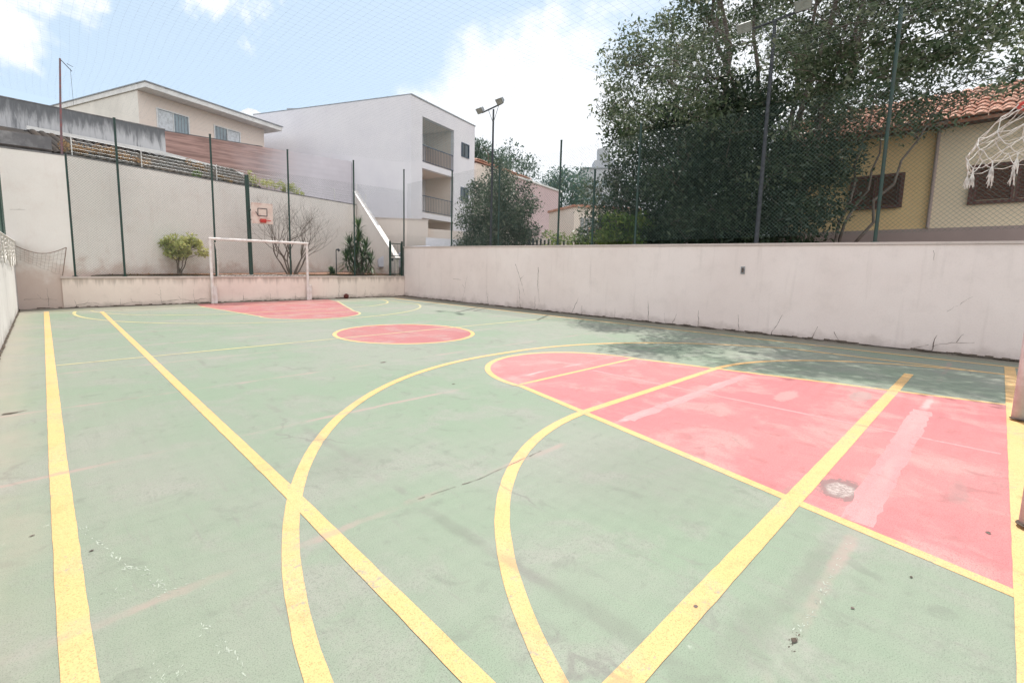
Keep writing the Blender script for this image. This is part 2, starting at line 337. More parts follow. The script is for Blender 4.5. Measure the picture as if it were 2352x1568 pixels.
sheet('side_line', strip(line((.002, -6), (.0, 2.2))+line((-.003, 2.4), (-.012, 4.6))+line((-.012, 4.7), (-.01, FB)), .105), M['yellow'])
sheet('side_line', strip(line((11.68, -6), (11.68, FB)), .10), M['yellow'])
sheet('volleyball_side_line', strip(line((1.066, .78), (1.108, 3.0))+line((1.11, 3.1), (1.19, 17.5)), .092), M['yellow'])
sheet('volleyball_end_line', strip(line((1.07, .775), (9.55, .775)), .103), M['yellow'])
sheet('volleyball_end_line', strip(line((1.17, 17.5), (9.55, 17.5)), .06), M['yellowf'])
sheet('near_base_line', strip(line((-.01, NB-.02), (11.7, NB-.02)), .12), M['yellow'])
sheet('far_base_line', strip(line((-.01, FB), (11.7, FB)), .05), M['yellowf'])
def crackstrip(name, pts, wd, mat, gap=.35, amp=.03, seed=1):
    r_ = random.Random(seed); P = []
    for a, b in zip(pts[:-1], pts[1:]):
        n = max(2, int(math.hypot(b[0]-a[0], b[1]-a[1])/.05))
        P += [(a[0]+(b[0]-a[0])*i/n+r_.gauss(0, amp*.5), a[1]+(b[1]-a[1])*i/n+r_.gauss(0, amp*.5)) for i in range(n)]
    quads = [q for q in strip(P, wd, jag=wd*.45) if r_.random() > gap]
    return sheet(name, quads, mat)
def flecks(name, pts, n, mat, size, spread, seed):
    r_ = random.Random(seed); Q = []
    for a, b in zip(pts[:-1], pts[1:]):
        for i in range(n):
            k = r_.random(); x = a[0]+(b[0]-a[0])*k+r_.gauss(0, spread); y = a[1]+(b[1]-a[1])*k+r_.gauss(0, spread); t_ = math.atan2(b[1]-a[1], b[0]-a[0])+r_.gauss(0, .5); l = size*r_.uniform(.4, 2.2); w_ = size*r_.uniform(.12, .4)
            c_, s_ = math.cos(t_), math.sin(t_); Q.append([(x+u*l*c_-v*w_*s_, y+u*l*s_+v*w_*c_) for u, v in ((-1, 0), (-.3, -1), (.5, -.7), (1, .1), (.2, .9), (-.5, .8))])
    keep = zl[0]; zl[0] = .0008; o = sheet(name, Q, mat); zl[0] = keep; n6 = len(o.data.vertices)//6
    for k in range(n6):
        for v in range(6): o.data.vertices[k*6+v].co.z += .000003*k
    return o
flecks('chalk_scratch', [(.05, 3.41), (.13, 3.07), (.21, 2.75), (.28, 2.65), (.31, 2.47)], 16, M['chalk'], .011, .010, 2)
flecks('chalk_scratch', [(.40, 2.09), (.43, 1.92), (.47, 1.70)], 12, M['chalk'], .008, .010, 4)
flecks('chalk_scratch', [(3.25, .42), (2.75, .42), (2.44, .42), (2.18, .42)], 14, M['chalk'], .009, .008, 5)
flecks('paint_chips', [(.12, 2.55), (.40, 2.35)], 60, M['chalk'], .006, .05, 6)
flecks('paint_chips', [(.10, 1.75), (.32, 1.95)], 80, M['chalk'], .005, .06, 7)
flecks('paint_chips', [(2.25, .42), (2.10, .42)], 20, M['litter_shade'], .006, .012, 9)
crackstrip('floor_crack', [(1.7, 2.38), (2.2, 2.34), (2.78, 2.38), (3.0, 2.4)], .0045, M['crack'], .15, .004, 7)
crackstrip('floor_crack', [(-.55, 6.35), (-.34, 6.33), (-.15, 6.38)], .010, M['crack'], .1, .01, 8)
for i, (x, y, a) in enumerate([(-.34, 6.33, .06), (.09, 3.02, .014), (3.81, 6.27, .05), (3.79, 4.55, .03), (4.0, -.10, .022), (2.07, .77, .016), (2.18, .42, .020), (-.14, 3.4, .012), (2.6, .3, .013), (3.1, .15, .012)]):
    r_ = random.Random(i+20); n = 9
    sheet('floor_chip', [[(x+a*math.cos(k*6.283/n)*r_.uniform(.5, 1.2), y+a*.6*math.sin(k*6.283/n)*r_.uniform(.4, 1.2)) for k in range(n)]], M['crack'] if i % 3 else M['litter_shade'])
# ------------------------------------------------------------------ walls round the court
def wall_cracks(mb, f, items, seed=1):
    r_ = random.Random(seed); branches = []
    work = list(items)
    while work:
        pts, wd = work.pop(0)
        P = []
        for a, b in zip(pts[:-1], pts[1:]):
            n = max(2, int(math.hypot(b[0]-a[0], b[1]-a[1])/.06))
            P += [(a[0]+(b[0]-a[0])*i/n+r_.gauss(0, .008), a[1]+(b[1]-a[1])*i/n+r_.gauss(0, .008)) for i in range(n)]
        P.append(pts[-1])
        if len(P) > 8 and r_.random() < .7 and len(branches) < 40:
            q = P[len(P)//2]; branches.append(1); work.append(([q, (q[0]+r_.uniform(-.18, .18), q[1]+r_.uniform(.05, .22))], wd*.7))
        ws = [wd*.5*(.2+1.1*r_.random())*(1-.6*i/len(P)) for i in range(len(P))]
        for i in range(len(P)-1):
            (s0, z0), (s1, z1) = P[i], P[i+1]; dx, dz = s1-s0, z1-z0; l = math.hypot(dx, dz) or 1; nx, nz = -dz/l, dx/l
            a, b = ws[i]/2, ws[i+1]/2
            mb.add([f(s0-nx*a, z0-nz*a, .003), f(s1-nx*b, z1-nz*b, .003), f(s1+nx*b, z1+nz*b, .003), f(s0+nx*a, z0+nz*a, .003)], [(0, 1, 2, 3)], 1)
# right wall, along the long side
RA, RB = (12.92, 19.45), (12.52, -5.0)
rx = lambda y: 12.52+(y+5)*(.40/24.45)
rtop = lambda y: 2.045+.0145*y
t = thing('boundary_wall', 'long pale pink plastered wall along the right side of the court, grimy at its foot', 'wall', (12.7, 7, 0))
t.location = (0, 0, 0)
mb = MB(); mb.wall(RB, RA, -.02, rtop(-5), -.2, -.02, rtop(19.45))
f = on_plane(RB, RA)
S_ = lambda y: (y+5)
wc = []
r_ = random.Random(11)
for y, h, lean in ((14.9, 1.1, -.3), (13.3, .55, .1), (11.6, .9, .1), (10.9, .5, 0), (9.3, .55, -.25), (8.9, .3, 0), (7.7, .35, 0), (6.6, .62, .05), (5.9, .3, -.1), (5.2, .45, .02), (4.2, .42, .05), (3.5, .5, -.2), (2.7, .3, -.1), (2.2, .22, .1), (.75, .34, -.05), (6.1, .3, .05)):
    wc.append(([(S_(y), 0.02), (S_(y+lean*.5), h*.5), (S_(y+lean), h)], .02+.012*r_.random()))
wc += [([(S_(.75), .12), (S_(.5), .22), (S_(.2), .26)], .02), ([(S_(1.0), .05), (S_(.8), .14)], .02), ([(S_(-.5), .75), (S_(-.9), 1.0)], .01), ([(S_(.9), 1.95), (S_(.88), 1.75)], .03),
       ([(S_(11.9), 1.6), (S_(11.6), 1.0), (S_(11.4), .5)], .03), ([(S_(.6), .8), (S_(.3), 1.1)], .012), ([(S_(10.8), 1.5), (S_(10.8), .9), (S_(10.7), .3)], .035), ([(S_(15.5), .95), (S_(15.0), .93)], .03)]
wall_cracks(mb, f, wc, 5)
mb.build('wall_face', [M['rightwall'], M['crack']], t)
M['coping'] = plaster('stained coping', (.60, .51, .47), (.18, .15, .13), 0, 1.0, None, .6, .05, None, .6)
mb = MB(); d_ = .03
mb.wall((RB[0]-d_, RB[1]), (RA[0]-d_, RA[1]), rtop(-5)+.002, rtop(-5)+.05, -.2-2*d_, rtop(19.45)+.002, rtop(19.45)+.05); mb.build('coping', M['coping'], t)
# socket box in that wall
t2 = thing('electrical_socket', 'small grey rusty socket plate set in the long pink wall', 'socket', (0, 0, 0))
mb = MB(); pbox(mb, f, S_(4.18), S_(4.27), 1.42, 1.60, 0.0, .02); mb.build('frame', M['grey_metal'], t2, .003)
mb = MB(); pbox(mb, f, S_(4.20), S_(4.25), 1.45, 1.57, .021, .024); mb.build('cover', M['crack'], t2)
# low wall at the far end
t = thing('retaining_wall', 'low beige wall behind the far goal holding up the planting bed', 'wall')
mb = MB(); mb.box(.40, 12.90, 19.25, 19.45, -.02, .92)
f = on_plane((.4, 19.25), (12.9, 19.25)); wc = []
r_ = random.Random(4); s = .3
while s < 12.3:
    h = r_.uniform(.1, .75); wc.append(([(s, .02), (s+r_.uniform(-.05, .05), h)], r_.uniform(.01, .03)))
    if r_.random() < .8:
        q = r_.uniform(.5, 1.4); z0 = r_.uniform(.04, .12); wc.append(([(s, z0), (s+q*.5, z0+r_.uniform(-.05, .08)), (s+q, z0+r_.uniform(-.05, .06))], .022))
    s += r_.uniform(.5, 1.3)
wall_cracks(mb, f, wc, 8)
mb.build('wall_face', [M['lowwall'], M['crack']], t)
mb = MB(); mb.box(.37, 12.90, 19.215, 19.47, .922, .972); mb.build('coping', M['coping'], t)
g = MB(); g.add([(.7, 19.47, 1.03), (12.8, 19.47, 1.03), (12.7, 23.45, 1.10), (.72, 19.5, 1.04)], [(0, 1, 2, 3)])
tag(g.build('planting_bed', M['soil']), kind='structure')
# tall rendered wall
t = thing('tall_wall', 'tall grey-beige rendered wall rising behind the planting bed and far fence', 'wall')
mb = MB(); mb.wall((-4.0, 19.31), (.72, 19.31), -.02, 4.60, .22)
mb.wall((.722, 19.315), (12.62, 23.40), .5, 4.62, .22, .5, 4.62)
f = on_plane((-4, 19.31), (.72, 19.31))
wall_cracks(mb, f, [([(3.5, .3), (3.9, .32), (4.25, .26)], .02), ([(4.05, .1), (4.05, .65)], .016), ([(3.4, 2.9), (3.75, 2.93)], .02)], 2)
mb.build('wall_face', [M['tallwall'], M['crack']], t)
M['walltop'] = plain('dark lichened wall top', (.16, .155, .16), .95, .2, 3, c2=(.30, .29, .29))
mb = MB(); mb.wall((-4.0, 19.30), (.71, 19.30), 4.602, 4.64, .24); mb.wall((.712, 19.30), (12.64, 23.39), 4.622, 4.66, .24); mb.build('capping', M['walltop'], t)
# stepped side wall with its white sloping coping
t = thing('stair_wall', 'grey stair wall with a white coping sloping down towards the green gate', 'wall')
mb = MB(); mb.prism([(19.62, .9), (23.66, .9), (23.66, 5.28), (19.62, 1.78)], 'x', 12.66, 12.82); mb.build('wall_face', M['tallwall'], t)
mb = MB(); mb.prism([(19.58, 1.76), (23.72, 5.345), (23.72, 5.43), (19.58, 1.845)], 'x', 12.60, 12.88); mb.build('coping', M['white'], t)
# left wall, whitewashed and sunlit
t = thing('whitewashed_wall', 'sunlit peeling white wall along the left side of the court', 'wall')
mb = MB(); mb.box(-.80, -.60, -6.5, 19.30, -.02, 1.97)
f = lambda s, z_, o=0: (-.60+o, s, z_)
wc = []; r_ = random.Random(6)
for i in range(34):
    y = r_.uniform(9.5, 19.1); h = r_.uniform(.1, .5); z0 = r_.choice([.02, .02, 1.4, 1.1]); wc.append(([(y, z0), (y+r_.uniform(-.2, .2), z0+h)], r_.uniform(.02, .06)))
wall_cracks(mb, f, wc, 3)
mb.build('wall_face', [M['leftwall'], M['crack']], t)
mb = MB(); mb.box(-.83, -.57, -6.5, 19.30, 1.972, 2.02); mb.build('coping', M['white'], t)
# dark strips along the wall feet: shade put into the colour, with some dirt
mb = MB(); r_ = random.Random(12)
def dirt(pa, pb, side, n, wmin, wmax):  # ragged dark strip, dirt plus the shadow line at the wall base
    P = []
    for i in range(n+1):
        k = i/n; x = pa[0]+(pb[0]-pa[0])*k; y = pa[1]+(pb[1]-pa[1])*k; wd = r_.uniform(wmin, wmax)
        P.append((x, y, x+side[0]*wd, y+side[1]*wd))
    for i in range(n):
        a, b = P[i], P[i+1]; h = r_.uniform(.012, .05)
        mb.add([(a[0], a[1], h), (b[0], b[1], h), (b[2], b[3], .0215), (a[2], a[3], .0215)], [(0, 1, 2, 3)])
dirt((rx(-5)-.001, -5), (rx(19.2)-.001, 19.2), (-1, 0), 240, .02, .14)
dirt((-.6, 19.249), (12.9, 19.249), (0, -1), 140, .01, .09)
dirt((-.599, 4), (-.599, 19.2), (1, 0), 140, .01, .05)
tag(mb.build('shade_dirt_line', M['litter_shade']), 'dark strips of painted shade and dirt along the foot of the walls', 'litter_shade', kind='stuff')

# ------------------------------------------------------------------ fences
def diamond_mesh(mb, f, s0, s1, z0, z1, sp=.085, r=.0016, zt=None):
    """two families of diagonal wires; f maps (s, z, o) to the world"""
    H = z1-z0; Lh = s1-s0
    def wire(a, b):
        A, B = Vector(f(*a, 0)), Vector(f(*b, 0)); d = (B-A)
        if d.length < .05: return
        d.normalize(); e1 = d.cross(Vector((0, 0, 1))).normalized()*r; e2 = d.cross(e1).normalized()*r
        v = []
        for P in (A, B):
            for k in (0, 120, 240): v.append(tuple(P+e1*math.cos(rad(k))+e2*math.sin(rad(k))))
        mb.add(v, [(0, 1, 4, 3), (1, 2, 5, 4), (2, 0, 3, 5)])
    n = int((Lh+H)/sp)
    for i in range(n+1):
        c = i*sp
        a = (s0+max(0, c-H), z0+min(c, H)); b = (s0+min(c, Lh), z0+max(0, c-Lh)); wire(a, b)
        a2 = (s1-max(0, c-H), z0+min(c, H)); b2 = (s1-min(c, Lh), z0+max(0, c-Lh)); wire(a2, b2)
def post(parent, x, y, z0, z1, r=.03, dx=0, dy=0, mat='greenmetal'):
    mb = MB(); mb.tube([(x, y, z0), (x+dx, y+dy, z1)], r, 10); mb.tube([(x+dx, y+dy, z1), (x+dx, y+dy, z1+.02)], r*1.25, 10)
    mb.tube([(x, y, z0), (x, y, z0+.02)], r*2.2, 10)
    return mb.build('post', M[mat], parent, smooth=False)
t = thing('chainlink_fence', 'green chain-link fence on the low wall behind the far goal', 'fence')
for x, zt in ((.73, 4.66), (1.99, 5.96), (4.72, 5.98), (7.46, 5.92), (10.32, 5.96), (12.93, 5.95)): post(t, x, 19.33, .972, zt, .033)
mb = MB(); f = on_plane((.73, 19.33), (12.9, 19.33)); diamond_mesh(mb, f, 0, 12.17, .98, 5.0, .078, .0018); mb.build('wire_mesh', M['mesh'], t)
t = thing('chainlink_fence', 'dark green chain-link fence standing on the long pink wall', 'fence')
for y, zt in ((15.78, 5.42), (12.93, 5.22), (10.06, 5.62), (8.70, 4.5), (7.22, 5.55), (1.80, 6.6), (-.9, 5.4)): post(t, rx(y)+.1, y, rtop(y)+.05, zt, .032)
mb = MB(); f = on_plane((rx(-3)+.1, -3), (rx(19.3)+.1, 19.3)); diamond_mesh(mb, f, 0, 22.2, 2.30, 5.3, .085, .0022); mb.build('wire_mesh', M['mesh'], t)
t = thing('chainlink_fence', 'green fence post and wire rising from the whitewashed left wall', 'fence')
for y in (17.4, 12.2, 7.0): post(t, -.72, y, 2.02, 5.0, .035)
mb = MB(); f = lambda s, z_, o=0: (-.72, s, z_); diamond_mesh(mb, f, 7.0, 19.2, 2.05, 4.9, .085, .0018); mb.build('wire_mesh', M['mesh'], t)
# overhead ball net
mb = MB()
def cordline(P, r=.0009):
    P = [Vector(p) for p in P]
    for A, B in zip(P[:-1], P[1:]):
        d = (B-A).normalized(); e1 = d.cross(Vector((0, 0, 1))).normalized()*r; e2 = d.cross(e1).normalized()*r; v = []
        for Q in (A, B):
            for k in (0, 120, 240): v.append(tuple(Q+e1*math.cos(rad(k))+e2*math.sin(rad(k))))
        mb.add(v, [(0, 1, 4, 3), (1, 2, 5, 4), (2, 0, 3, 5)])
def netz(x, y): return 6.25-.25*math.sin(math.pi*min(1, max(0, (x+.7)/13.4)))+.015*math.sin(x*2.1+y*.9)
y = -1.0
while y < 19.2:
    cordline([(x, y+.03*math.sin(x*1.7+y), netz(x, y)) for x in np.linspace(-.7, 9.6, 18)])
    cordline([(x, y+.03*math.sin(x*1.7+y), netz(x, y)) for x in np.linspace(9.6, rx(y)+.1, 6)], .0009 if y > 7 else .0024); y += .15
x = -.6
while x < 12.7:
    cordline([(x+.03*math.sin(y*1.3+x), y, netz(x, y)) for y in np.linspace(-1, 19.2, 26)]); x += .15
tag(mb.build('overhead_net', M['cord']), 'thin grey ball net stretched over the whole court', 'net')
# ------------------------------------------------------------------ gate
t = thing('metal_gate', 'dark green metal gate at the right end of the low wall', 'gate')
for x in (12.19, 12.86):
    mb = MB(); mb.box(x-.035, x+.035, 19.37, 19.44, .96, 2.62); mb.build('gate_post', M['greenmetal'], t, .004)
mb = MB()
for z_ in (1.06, 1.78, 1.90, 2.48): mb.box(12.23, 12.82, 19.39, 19.42, z_, z_+.035)
for i in range(7): x = 12.27+i*.085; mb.tube([(x, 19.405, 1.08), (x, 19.405, 1.80)], .007, 6); mb.tube([(x, 19.405, 1.92), (x, 19.405, 2.49)], .007, 6)
mb.box(12.225, 12.25, 19.385, 19.425, 1.03, 2.52); mb.box(12.795, 12.82, 19.385, 19.425, 1.03, 2.52); mb.build('gate_frame', M['greenmetal'], t)
mb = MB(); mb.box(12.27, 12.36, 19.36, 19.385, 1.68, 1.78); mb.build('lock_box', M['darkmetal'], t)
# ------------------------------------------------------------------ goals
t = thing('football_goal', 'white football goal frame standing against the low wall at the far end', 'goal', group=None)
for x in (4.50, 8.05):
    mb = MB(); mb.tube([(x, 19.08, 0), (x, 19.08, 2.30)], .05, 12); mb.build('goalpost', M['white'], t, smooth=False)
    mb = MB(); s_ = 1
    mb.box(x-.02, x+.16, 19.06, 19.20, 0.0, .62); mb.build('base_block', M['white'], t, .012)
mb = MB(); mb.tube([(4.45, 19.08, 2.32), (8.10, 19.08, 2.30)], .05, 12); mb.build('crossbar', M['white'], t)
mb = MB(); r_ = random.Random(9)
for i in range(26):      # torn net fragments lying along the coping
    x = 4.7+i*.128; mb.tube([(x, 19.15, .99), (x+.12, 19.17+.05*r_.random(), 1.0+.03*r_.random()), (x+.25, 19.2, 1.0+.05*r_.random())], .008, 4)
for i in range(5):
    x = 4.62+r_.random()*.1; mb.tube([(x, 19.12, 2.2), (x+.1*r_.random(), 19.14, 1.7), (x+.05, 19.12, 1.0)], .005, 4)
mb.build('net_remnant', M['ropewhite'], t)
t = thing('football_goal', 'near football goal on the right baseline with chipped pinkish white posts', 'goal')
for x in (4.27, 7.42):
    mb = MB(); mb.tube([(x, -.27, 0.02), (x, -.27, 2.05)], .052, 16); mb.build('goalpost', M['postwhite'], t, smooth=True)
    mb = MB(); mb.tube([(x-.01, -.28, .021), (x-.01, -.28, .026)], .075, 14); mb.build('base_plate', M['litter_shade'], t)
mb = MB(); mb.tube([(4.22, -.27, 2.06), (7.47, -.27, 2.06)], .052, 16); mb.build('crossbar', M['postwhite'], t)
mb = MB(); r_ = random.Random(5)
P = []
for i in range(14): P.append((7.42+.07*math.sin(i*1.7), -.35+.04*math.cos(i*1.3), .06+i*.04))
mb.tube(P, .006, 5)
for i in range(9): x = 4.3+i*.38; mb.tube([(x, -.28, 2.05), (x+.06, -.7, 1.3), (x, -1.15, .03)], .004, 4)
for i in range(7): z_ = .2+i*.27; yy = -.32-.8*(1-(z_/2.05)**1.3); mb.tube([(4.27, yy, z_), (5.8, yy-.05, z_-.04), (7.42, yy, z_)], .004, 4)
mb.build('goal_net', M['rope'], t)
# ------------------------------------------------------------------ far basketball board
t = thing('basketball_hoop', 'far basketball backboard on a dark green pole behind the goal', 'basketball hoop')
mb = MB(); mb.tube([(6.02, 19.60, 1.0), (5.98, 19.60, 4.80)], .075, 14); mb.build('pole', M['greenmetal'], t, smooth=False)
mb = MB(); mb.tube([(5.99, 19.55, 3.5), (6.15, 19.0, 3.45)], .03, 8); mb.tube([(5.99, 19.55, 3.1), (6.15, 19.0, 3.2)], .025, 8); mb.build('bracket', M['greenmetal'], t)
mb = MB(); mb.box(5.90, 6.68, 18.93, 18.97, 2.96, 3.72); bd = mb.build('backboard', plain('faded board', (.68, .56, .50), .7, .2, 5, c2=(.52, .34, .30)), t, .004)
mb = MB(); mb.tube([(6.13, 18.925, 3.52), (6.13, 18.925, 3.25)], .014, 5); mb.tube([(6.46, 18.925, 3.52), (6.46, 18.925, 3.25)], .014, 5); mb.tube([(6.13, 18.925, 3.52), (6.46, 18.925, 3.52)], .014, 5); mb.tube([(6.13, 18.925, 3.25), (6.46, 18.925, 3.25)], .014, 5); mb.tube([(6.05, 18.925, 3.40), (6.13, 18.925, 3.25)], .012, 5)
mb.build('target_square', M['darkmetal'], bd)
mb = MB(); mb.tube([(6.30+.2*math.cos(a), 18.68+.2*math.sin(a), 3.06) for a in np.linspace(0, 2*math.pi, 25)], .012, 6); mb.box(6.20, 6.40, 18.84, 18.925, 3.0, 3.14); mb.build('rim', M['red'], t)
# ------------------------------------------------------------------ near basketball hoop, its net just inside the frame
t = thing('basketball_hoop', 'near basketball hoop with a rope net and frayed tassels above the right baseline', 'basketball hoop')
HX, HY, HZ, HR = 5.80, -.19, 2.82, .225
mb = MB(); mb.tube([(HX, -1.25, 0.02), (HX, -1.25, 3.6)], .08, 14); mb.tube([(HX, -1.25, 3.5), (HX, -.50, 3.2)], .05, 10); mb.tube([(HX, -1.25, 2.9), (HX, -.50, 3.0)], .04, 10); mb.build('pole', M['greenmetal'], t)
mb = MB(); mb.box(HX-.9, HX+.9, -.50, -.46, 2.65, 3.70); mb.build('backboard', bd.data.materials[0], t, .004)
mb = MB(); mb.tube([(HX+HR*math.cos(a), HY+HR*math.sin(a), HZ) for a in np.linspace(0, 2*math.pi, 33)], .011, 8); mb.tube([(HX-.08, -.46, HZ), (HX-.06, HY-HR+.02, HZ)], .01, 6); mb.tube([(HX+.08, -.46, HZ), (HX+.06, HY-HR+.02, HZ)], .01, 6)
mb.build('rim', M['red'], t, smooth=True)
rings = [(0, .225, 0), (-.09, .24, .10), (-.18, .245, .18), (-.26, .24, .22), (-.33, .23, .245), (-.41, .205, .26)]
nS = 10; V = []; r_ = random.Random(21)
for k, (dz, rr_, dy) in enumerate(rings):
    row = []
    for j in range(nS):
        a = 2*math.pi*(j+(.5 if k % 2 else 0))/nS; q = 1+r_.uniform(-.08, .08)
        row.append(Vector((HX+rr_*q*math.cos(a), HY+dy+rr_*q*math.sin(a), HZ+dz+r_.uniform(-.02, .02)-.05*max(0, math.sin(a))*(k > 1))))
    V.append(row)
mb = MB()
for k in range(len(rings)-1):
    for j in range(nS):
        for dj in (0, 1):
            j2 = (j+dj-(0 if k % 2 else 1)) % nS; A, B = V[k][j], V[k+1][j2]; c = (A+B)/2+Vector((0, 0, -.012)); mb.tube([A, c, B], .0032, 5, cap=False)
for row in (V[2], V[5]):
    for j in range(nS): A, B = row[j], row[(j+1) % nS]; mb.tube([A, (A+B)/2+Vector((0, 0, -.02)), B], .0028, 5, cap=False)
net = mb.build('net', M['ropewhite'], t)
for j in range(nS):
    mb = MB(); A = V[5][j]; L_ = r_.uniform(.07, .12)
    mb.tube([A, A+Vector((0, 0, -.035))], .005, 5)
    B = A+Vector((0, 0, -.035))
    for q in range(9):
        a = 2*math.pi*q/9; mb.tube([B, B+Vector((.010*math.cos(a), .010*math.sin(a), -L_*.4)), B+Vector((.015*math.cos(a)+r_.gauss(0,.006), .015*math.sin(a)+r_.gauss(0,.006), -L_*r_.uniform(.7, 1.2)))], [.003, .004, .0015], 4)
    mb.build('tassel', M['ropewhite'], net)
# ------------------------------------------------------------------ floodlight poles
def floodpole(label, y, ztop, y0, y1, zA, zB, grp):
    X_ = rx(y)+.12; t = thing('floodlight_pole', label, 'floodlight', group=grp)
    mb = MB(); mb.tube([(X_, y, rtop(y)+.05), (X_, y, ztop*.6), (X_, y, ztop)], [.05, .043, .036], 12); mb.build('pole', M['darkmetal'], t)
    mb = MB(); mb.tube([(X_, y0, zA), (X_, y1, zB)], .03, 8); mb.build('crossarm', M['darkmetal'], t)
    zz = lambda q: zA+(zB-zA)*(q-y0)/(y1-y0)
    for q in (y-.28, y+.28):
        mb = MB(); mb.tube([(X_, q, zz(q)), (X_, y, ztop-.5)], .012, 6); mb.build('brace', M['grey_metal'], t)
    for q in (y0, y1):
        s_ = 1 if q == y1 else -1
        h = MB(); c = Vector((X_-.08, q, zz(q)+.09)); ax = Vector((-.75, 0, -.66)); up = Vector((-.66, 0, .75)); sd_ = Vector((0, 1, 0))
        a_, b_, d2 = .16, .11, .09
        v = [c+sd_*(a_*sx*k)+up*(b_*sy*k)+ax*(d2*(1 if k == 1 else -1)) for k in (1, .6) for sx, sy in ((-1, -1), (1, -1), (1, 1), (-1, 1))]
        h.add(v, [(0, 1, 2, 3), (7, 6, 5, 4), (0, 4, 5, 1), (1, 5, 6, 2), (2, 6, 7, 3), (3, 7, 4, 0)]); lamp = h.build('floodlight', M['grey_metal'], t)
        g2 = MB(); v = [c+sd_*(a_*.9*sx)+up*(b_*.9*sy)+ax*(d2+.004) for sx, sy in ((-1, -1), (1, -1), (1, 1), (-1, 1))]; g2.add(v, [(0, 1, 2, 3)])
        g2.build('lens', M['lens'], lamp)
M['lens'] = plain('floodlight glass', (.30, .31, .29), .15, .1, 8, spec=.6)
floodpole('floodlight pole with two lamps standing clear against the white cloud', 13.36, 7.35, 13.98, 12.92, 7.36, 7.46, 'floodlight poles on the long wall')
floodpole('tall floodlight pole with two lamps in front of the big tree', 4.02, 7.2, 4.62, 3.45, 7.14, 7.22, 'floodlight poles on the long wall')
# antenna mast
t = thing('antenna_mast', 'thin bare mast with a small tilted arm rising behind the far left corner', 'mast')
mb = MB(); mb.tube([(.66, 19.62, 4.6), (.72, 19.62, 6.1), (.80, 19.62, 7.50)], [.03, .027, .024], 8); mb.build('pole', plain('rust tinted mast', (.16, .12, .13), .6, .2, 8, c2=(.28, .10, .10)), t)
mb = MB(); mb.tube([(.80, 19.62, 7.48), (1.05, 19.55, 7.18)], .012, 6); mb.tube([(.95, 19.58, 7.38), (1.08, 19.5, 7.30)], .008, 6); mb.tube([(1.02, 19.56, 7.25), (1.03, 19.56, 6.2)], .004, 4); mb.build('arm', M['darkmetal'], t)
# hanging nets at the left corner
def sagnet(name, label, top, bot, rows, mat, r, rope):
    mb = MB(); n = len(top)-1
    T = [Vector(p) for p in top]; B_ = [Vector(p) for p in bot]
    for i in range(n+1):
        P = [T[i].lerp(B_[i], k/rows)+Vector((0, 0, .015*math.sin(k*2+i))) for k in range(rows+1)]; mb.tube(P, r, 4, cap=False)
    for k in range(1, rows+1):
        P = [T[i].lerp(B_[i], k/rows)+Vector((0, 0, .02*math.sin(i*1.9+k))) for i in range(n+1)]; mb.tube(P, r, 4, cap=False)
    mb.tube(T, rope, 6); mb.tube([T[-1], B_[-1]], rope, 6)
    return tag(mb.build(name, mat), label, 'net')
top = []; bot = []
for i in range(13):
    k = i/12; top.append((-.55+1.12*k, 19.17+.02*math.sin(i), 1.86-.20*math.sin(math.pi*k)**1 )); bot.append((-.55+.98*k, 19.2, 1.50-.50*k))
sagnet('sagging_net', 'brown net sagging from the left wall to the low wall at the far corner', top, bot, 5, M['ropedark'], .0022, .013)
top = []; bot = []; r_ = random.Random(2)
for i in range(20):
    y = 19.1-i*.35; top.append((-.55, y, 1.98)); bot.append((-.57+.02*r_.random(), y+r_.uniform(-.1, .1), 1.30+.25*r_.random()))
sagnet('draped_net', 'white rope net draped over the top of the whitewashed wall', top, bot, 6, M['ropewhite'], .009, .015)
# small garden lamp in the bed
t = thing('garden_lamp', 'short black garden lamp post standing in the planting bed by the spiky plant', 'lamp')
mb = MB(); mb.tube([(9.72, 19.9, 1.0), (9.72, 19.9, 2.12)], .022, 8); mb.build('post', M['darkmetal'], t)
mb = MB(); mb.tube([(9.72, 19.9, 2.12), (9.80, 19.86, 2.14), (9.84, 19.84, 2.06)], [.03, .05, .06], 10); mb.build('lamp_head', M['darkmetal'], t)
mb = MB(); mb.tube([(9.845, 19.838, 2.055), (9.86, 19.83, 2.0)], [.055, .045], 10); mb.build('bulb', M['white'], t)
# ball by the far wall
t = MB(); bmsh = bmesh.new(); bmesh.ops.create_icosphere(bmsh, subdivisions=3, radius=.11); me = bpy.data.meshes.new('ball'); bmsh.to_mesh(me); bmsh.free(); me.materials.append(plain('worn red leather', (.14, .035, .03), .7, .2, 20))
me.polygons.foreach_set('use_smooth', [True]*len(me.polygons)); o = bpy.data.objects.new('ball', me); C.objects.link(o); o.location = (9.75, 19.06, .11); tag(o, 'small dark red ball lying at the foot of the low wall', 'ball')
# ================================================================== houses
M['beige'] = plaster('beige house paint', (.74, .65, .585), (.4, .34, .30), 3, .4, (.70, .61, .55), .3, .2, None, .2)
M['beige_lit'] = plaster('cream house paint', (.78, .74, .68), (.40, .36, .32), 3, .4, None, .3, .2, None, .2)  # lighter copy of the beige; the brighter side face is put into the colour
M['lav'] = plaster('off white house paint', (.73, .715, .75), (.45, .42, .45), 3, .45, (.68, .665, .71), .25, .2, None, .2)
M['fascia'] = plain('pale fascia', (.74, .73, .72), .6, .05, 3)
M['roofmetal'] = plain('grey metal roofing', (.30, .32, .35), .5, .1, 3)
M['glass'] = plain('blue grey glass', (.34, .42, .47), .12, .1, 1.5, spec=.6, bmp=0)
M['glassdark'] = plain('dark glass', (.06, .085, .10), .12, .1, 1.5, spec=.6, bmp=0)
M['curtain'] = plain('pale curtain', (.62, .66, .70), .8, .1, 8)
M['winframe'] = plain('white window frame', (.72, .73, .74), .5, .05, 8)
